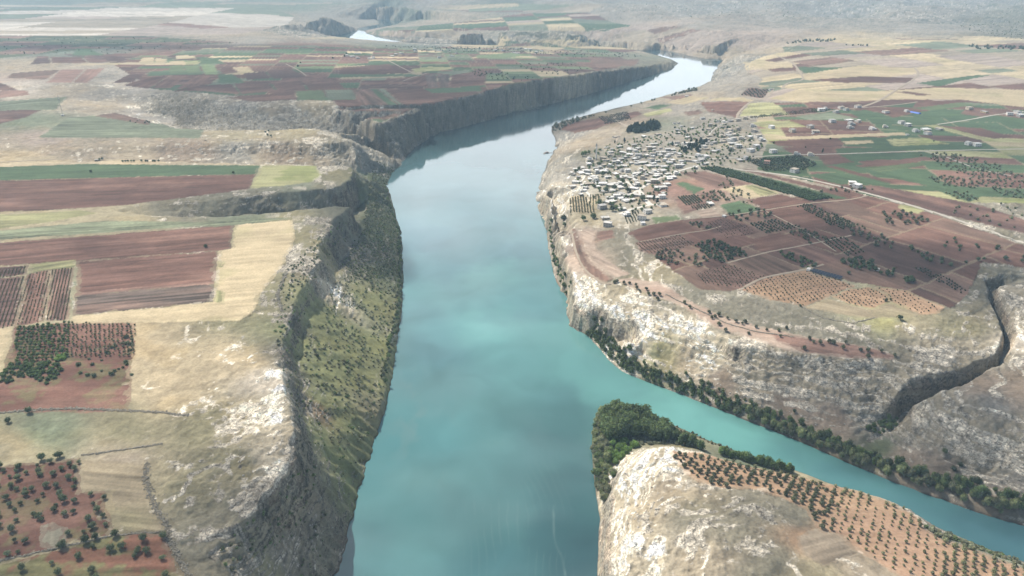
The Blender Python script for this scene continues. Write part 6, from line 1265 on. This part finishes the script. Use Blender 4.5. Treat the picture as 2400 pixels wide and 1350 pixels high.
def hut(px, py, w, d, h, label, col, roofc=(.66, .65, .62)):
    x, y, z = here(px, py); t_ = link(bpy.data.objects.new('hut', None)); t_.location = (x, y, z - .1); t_.rotation_euler = (0, 0, rnd.uniform(0, 1)); tag(t_, label, 'hut')
    q = MB().box(-w / 2, w / 2, -d / 2, d / 2, -1.5, h).obj('wall', M_WALL, t_); q.color = (*col, 1); q = MB().box(-w / 2 - .25, w / 2 + .25, -d / 2 - .25, d / 2 + .25, h, h + .25).obj('roof', M_ROOF, t_); q.color = (*roofc, 1); MB().box(-.5, .5, -d / 2 - .06, -d / 2 + .05, 0, 2).obj('door', M_DOOR, t_)
hut(2057, 634, 4, 3.4, 2.6, 'tiny white hut beside the big tree clumps on the red slope', (.7, .69, .66)); hut(1697, 508, 6, 5, 3, 'small white hut at the corner of the green field', (.7, .68, .65)); hut(1895, 633, 7, 4, 2.6, 'low white shed at the left end of the solar panels', (.72, .70, .66)); hut(147, 271, 6, 5, 3, 'small white hut at the foot of the radio mast', (.7, .69, .67)); hut(895, 253, 9, 6, 3, 'white shed on the brown strips above the far cliff', (.68, .66, .62)); hut(228, 376, 9, 6, 2.5, 'low grey ruin behind the green strip', (.4, .37, .32), (.38, .36, .32)); hut(1905, 314, 5, 4, 2.6, 'tiny white hut above the pale wheat strip', (.7, .69, .66)); hut(2126, 317, 7, 5, 2.8, 'white hut at the right end of the pale wheat strip', (.7, .69, .66))
hx_, hy_, _ = hit([2135, 2156], [263, 267]); z = surf(hx_, hy_)[0]; x, y = float(hx_.mean()), float(hy_.mean()); L_ = math.hypot(hx_[1] - hx_[0], hy_[1] - hy_[0]) / 2; an = math.atan2(hy_[1] - hy_[0], hx_[1] - hx_[0]); ns = 9; V = []
for a in (-L_, L_): V += [(a, 5 * math.cos(math.pi * k / (ns - 1)), 3.2 * math.sin(math.pi * k / (ns - 1))) for k in range(ns)]
F = [(k, k + 1, ns + k + 1, ns + k) for k in range(ns - 1)] + [tuple(range(ns))[::-1], tuple(range(ns, 2 * ns))]
me = bpy.data.meshes.new('greenhouse'); me.from_pydata(V, [], F); me.materials.append(M_BLUE); q = link(bpy.data.objects.new('greenhouse', me)); q.location = (x, y, float(z.mean()) - .2); q.rotation_euler = (0, 0, an); tag(q, 'long bright blue sheeted tunnel among the far right fields', 'greenhouse')
x, y = (float(q[0]) for q in at_height([1282], [358], .4)); t_ = link(bpy.data.objects.new('floating_dock', None)); t_.location = (x, y, 0); tag(t_, 'small floating dock with a gangway on the river below the village', 'dock')
MB().box(-6, 6, -5, 5, -.3, .55).box(-9, -6.01, -14, -2, -.3, .5).obj('platform', M_WOOD, t_); MB().box(6.01, 24, -.9, .9, .45, .65).obj('gangway', M_WOOD, t_); q = MB().box(-3, 3, -1, 4, .56, 3.0).obj('cabin', M_WALL, t_); q.color = (.45, .42, .4, 1)
x, y, z = here(147, 268); t_ = link(bpy.data.objects.new('radio_mast', None)); t_.location = (x, y, z); tag(t_, 'thin lattice radio mast on the left ridge', 'mast')
m = MB(); Hm = 48
for k in range(3):
    a = (.9 * math.cos(2.094 * k), .9 * math.sin(2.094 * k)); m.bar((*a, -1), (a[0] * .5, a[1] * .5, Hm), .12)
for h_ in range(0, Hm, 3):
    for k in range(3):
        f0, f1 = 1 - .5 * h_ / Hm, 1 - .5 * (h_ + 3) / Hm; m.bar((.9 * f0 * math.cos(2.094 * k), .9 * f0 * math.sin(2.094 * k), h_), (.9 * f1 * math.cos(2.094 * (k + 1)), .9 * f1 * math.sin(2.094 * (k + 1)), h_ + 3), .06)
m.obj('lattice', M_METAL, t_); g = MB()
for k in range(3): g.bar((22 * math.cos(2.094 * k + .5), 22 * math.sin(2.094 * k + .5), -1), (0, 0, Hm * .8), .03)
g.obj('guy_wires', M_METAL, t_); MB().lathe([(.5, 40), (.9, 40.2), (.9, 41.6), (.5, 41.8)], .9, 0, 10).obj('antenna', M_TANK, t_)
# ------------------------------------------------------------------ dry stone walls and boulders
def stones(x, y, z, s, seed, mat, name, flat=.7):
    rng = np.random.default_rng(seed); n_ = len(x); base = ICO_V[:12]; Vs = base[None] * (1 + rng.uniform(-.28, .28, (n_, 12, 1))); Vs[:, :, 2] *= flat
    an = rng.uniform(0, 6.28, n_); ca, sa = np.cos(an)[:, None], np.sin(an)[:, None]; st = rng.uniform(.8, 1.4, (n_, 1))
    X = (Vs[..., 0] * ca * st - Vs[..., 1] * sa) * s[:, None] + x[:, None]; Y = (Vs[..., 0] * sa * st + Vs[..., 1] * ca) * s[:, None] + y[:, None]; Z = Vs[..., 2] * s[:, None] + z[:, None]
    F = (ICO_F0[None] + (np.arange(n_) * 12)[:, None, None]).reshape(-1, 3)
    return build_mesh(name, np.stack([X, Y, Z], -1).reshape(-1, 3), F, {}, mat, False)
def stone_wall(pl, label, s=.42, wob=.8, seed=1):
    p = np.array(pl, float); x, y, _ = hit(p[:, 0], p[:, 1]); d = np.concatenate([[0], np.cumsum(np.hypot(np.diff(x), np.diff(y)))]); rng = np.random.default_rng(seed)
    t_ = np.repeat(np.arange(0, d[-1], s * .9), 3); X = np.interp(t_, d, x) + rng.normal(size=len(t_)) * wob * .5; Y = np.interp(t_, d, y) + rng.normal(size=len(t_)) * wob * .5
    tag(link(bpy.data.objects.new('stone_wall', stones(X, Y, surf(X, Y)[0] + rng.uniform(-.1, .5, len(X)), rng.uniform(.5, 1.3, len(X)) * s, seed, M_STONE, 'stone_wall'))), label, 'stone wall')
stone_wall([(-150,1345),(0,1314),(110,1290),(265,1255),(385,1246)], 'straight dry stone wall below the red orchard at the bottom left', seed=1)
stone_wall([(344,1086),(340,1115),(350,1150),(368,1195),(395,1235),(392,1255),(420,1310),(445,1352)], 'broad tumbled stone wall right of the pale field at the bottom left', .5, 2.6, 2)
stone_wall([(190,1068),(260,1058),(330,1048),(380,1040)], 'low stone wall above the red orchard at the bottom left', .5, 1.0, 3)
stone_wall([(1860,790),(1760,775),(1700,757),(1640,728),(1560,690)], 'thin wall along the upper edge of the sandy strip', .5, .8, 4)
stone_wall([(1885,722),(1930,745),(2000,758),(2050,745)], 'low stone wall on the grass below the orange plantation', .5, .9, 5)
stone_wall([(670,640),(650,690),(660,730)], 'line of rocks along the slope right of the wheat field', .8, 2.0, 6)
stone_wall([(-150,985),(0,968),(90,960),(180,958),(300,962),(380,966),(440,973)], 'rocky ledge wall under the left orchard', .7, 1.6, 7)
bs = [([(1560,860),(1700,885),(1850,920),(2000,985),(1950,1010),(1800,985),(1650,920)], 5, .55, .2, 1.1), ([(2180,1060),(2400,1060),(2400,1150),(2250,1120)], 6, .5, .2, 1.0), ([(1340,680),(1450,720),(1640,800),(1620,830),(1480,800),(1380,750)], 5, .5, .3, 1.4), ([(600,930),(690,930),(690,1080),(600,1160),(520,1150)], 5, .45, .2, 1.0), ([(710,900),(760,900),(850,1040),(780,1250),(720,1250)], 6, .5, .2, .9), ([(1430,1150),(1520,1080),(1560,1150),(1500,1300),(1430,1300)], 5, .5, .25, 1.1), ([(1480,560),(1600,690),(1750,740),(1700,760),(1560,690)], 8, .5, .2, .8)]
xs, ys, ss = [], [], []
for k, (pl, sp_, kp, a, c) in enumerate(bs):
    x, y = scatter(pl, sp_, 200 + k, jitter=1, keep=kp); xs.append(x); ys.append(y); ss.append(a + (c - a) * np.random.default_rng(k).random(len(x)) ** 2.5)
x = np.concatenate(xs); y = np.concatenate(ys); M_BOULD = paint('limestone', (.44, .415, .37), .25, .95)
tag(link(bpy.data.objects.new('boulders', stones(x, y, surf(x, y)[0], np.concatenate(ss), 9, M_BOULD, 'boulders'))), 'pale limestone boulders strewn over the rocky slopes', 'boulders', kind='stuff')
print('things', len(scene.objects), 'objects', round(time.time() - T0, 1), 's')
# ------------------------------------------------------------------ clouds that shade parts of the land, and the hazy air
cm, n, l = new_mat('cloud')
o = n.new('ShaderNodeOutputMaterial'); v = n.new('ShaderNodeVolumePrincipled'); v.inputs['Color'].default_value = (.97, .97, .98, 1); v.inputs['Anisotropy'].default_value = .4
oi = n.new('ShaderNodeObjectInfo'); l.new(oi.outputs['Alpha'], v.inputs['Density']); l.new(v.outputs[0], o.inputs['Volume'])
def cloud(px, py, rx, ry, rot, T, seed):
    x, y, z = (float(q[0]) for q in hit([px], [py]))
    zc = 1500.0; t = (zc - z) / sun_dir.z
    rng = np.random.default_rng(seed); nr, na = 14, 40
    rr = np.linspace(0, 1, nr)[1:]; aa = np.linspace(0, 2 * math.pi, na, endpoint=False)
    A, Rr = np.meshgrid(aa, rr); edge = 1 + .22 * np.sin(2 * A + rng.uniform(0, 6)) * rng.uniform(.4, 1) + .14 * np.sin(3 * A + rng.uniform(0, 6)) + .08 * np.sin(5 * A + rng.uniform(0, 6)) + .05 * np.sin(9 * A + rng.uniform(0, 6))
    lx = Rr * edge * np.cos(A) * rx; ly = Rr * edge * np.sin(A) * ry; h = 80.0
    prof = (1 - Rr ** 2) ** 1.1 * (1 + .35 * fbm(lx + 999 * seed, ly, 220, 3, 2))
    ca, sa = math.cos(rot), math.sin(rot)
    def layer(sgn): return np.stack([(lx * ca - ly * sa).ravel(), (lx * sa + ly * ca).ravel(), (sgn * prof * h * (1.2 if sgn > 0 else .55)).ravel()], 1)
    up, dn = layer(1), layer(-1); m = (nr - 1) * na
    V = np.concatenate([[[0, 0, h * 1.2]], up, [[0, 0, -h * .55]], dn[:-na]])
    f = []
    tid = lambda i, j: 1 + i * na + j % na
    bid = lambda i, j: (1 + m + 1 + i * na + j % na) if i < nr - 2 else tid(i, j)
    for j in range(na):
        f.append((0, tid(0, j), tid(0, j + 1))); f.append((1 + m, bid(0, j + 1), bid(0, j)))
        for i in range(nr - 2):
            f.append((tid(i, j), tid(i + 1, j), tid(i + 1, j + 1), tid(i, j + 1))); f.append((bid(i, j + 1), bid(i + 1, j + 1), bid(i + 1, j), bid(i, j)))
    me = bpy.data.meshes.new('cloud'); me.from_pydata(V.tolist(), [], f); me.materials.append(cm)
    ob = bpy.data.objects.new('cloud', me); ob.location = (x + sun_dir.x * t, y + sun_dir.y * t, zc)
    ob.color = (1, 1, 1, -math.log(T) / (h * 1.75 / sun_dir.z))
    tag(link(ob), 'flat white cloud drifting above the valley', 'cloud', 'clouds above the valley', 'structure')
for k, c in enumerate(CLOUDS if 'CLOUDS' in globals() else [
    (1930, 585, 310, 150, -.25, .32), (2120, 350, 560, 200, .1, .55), (860, 190, 950, 600, 0, .36), (2080, 950, 190, 75, -.15, .28), (2330, 1060, 120, 60, -.2, .4), (230, 572, 60, 22, .05, .4),
    (855, 560, 75, 80, 0, .35), (520, 455, 210, 40, .1, .5), (1790, 1195, 48, 22, -.25, .4), (1720, 1105, 70, 18, -.3, .6), (250, 1190, 170, 60, .2, .55), (300, 106, 900, 260, 0, .4), (700, 1290, 60, 30, 0, .5), (560, 270, 500, 120, 0, .5), (2270, 690, 70, 40, 0, .4)]):
    cloud(*c, seed=k + 1)
hm, n, l = new_mat('haze')
o = n.new('ShaderNodeOutputMaterial'); v = n.new('ShaderNodeVolumePrincipled')
v.inputs['Color'].default_value = (.52, .78, 1.0, 1); v.inputs["Density"].default_value = 7.8e-5; v.inputs['Anisotropy'].default_value = 0.0
l.new(v.outputs[0], o.inputs['Volume'])
bx = (-33000, 33000); by = (-3500, 33000); bz = (-12.0, 520.0)
V = [(a, b_, c) for a in bx for b_ in by for c in bz]
me = bpy.data.meshes.new('haze'); me.from_pydata(V, [], [(0, 1, 3, 2), (4, 6, 7, 5), (0, 4, 5, 1), (2, 3, 7, 6), (0, 2, 6, 4), (1, 5, 7, 3)]); me.materials.append(hm)
tag(link(bpy.data.objects.new('haze', me)), 'thin blue haze in the air over the valley', 'haze', kind='stuff')
print('haze', round(time.time() - T0, 1), 's')
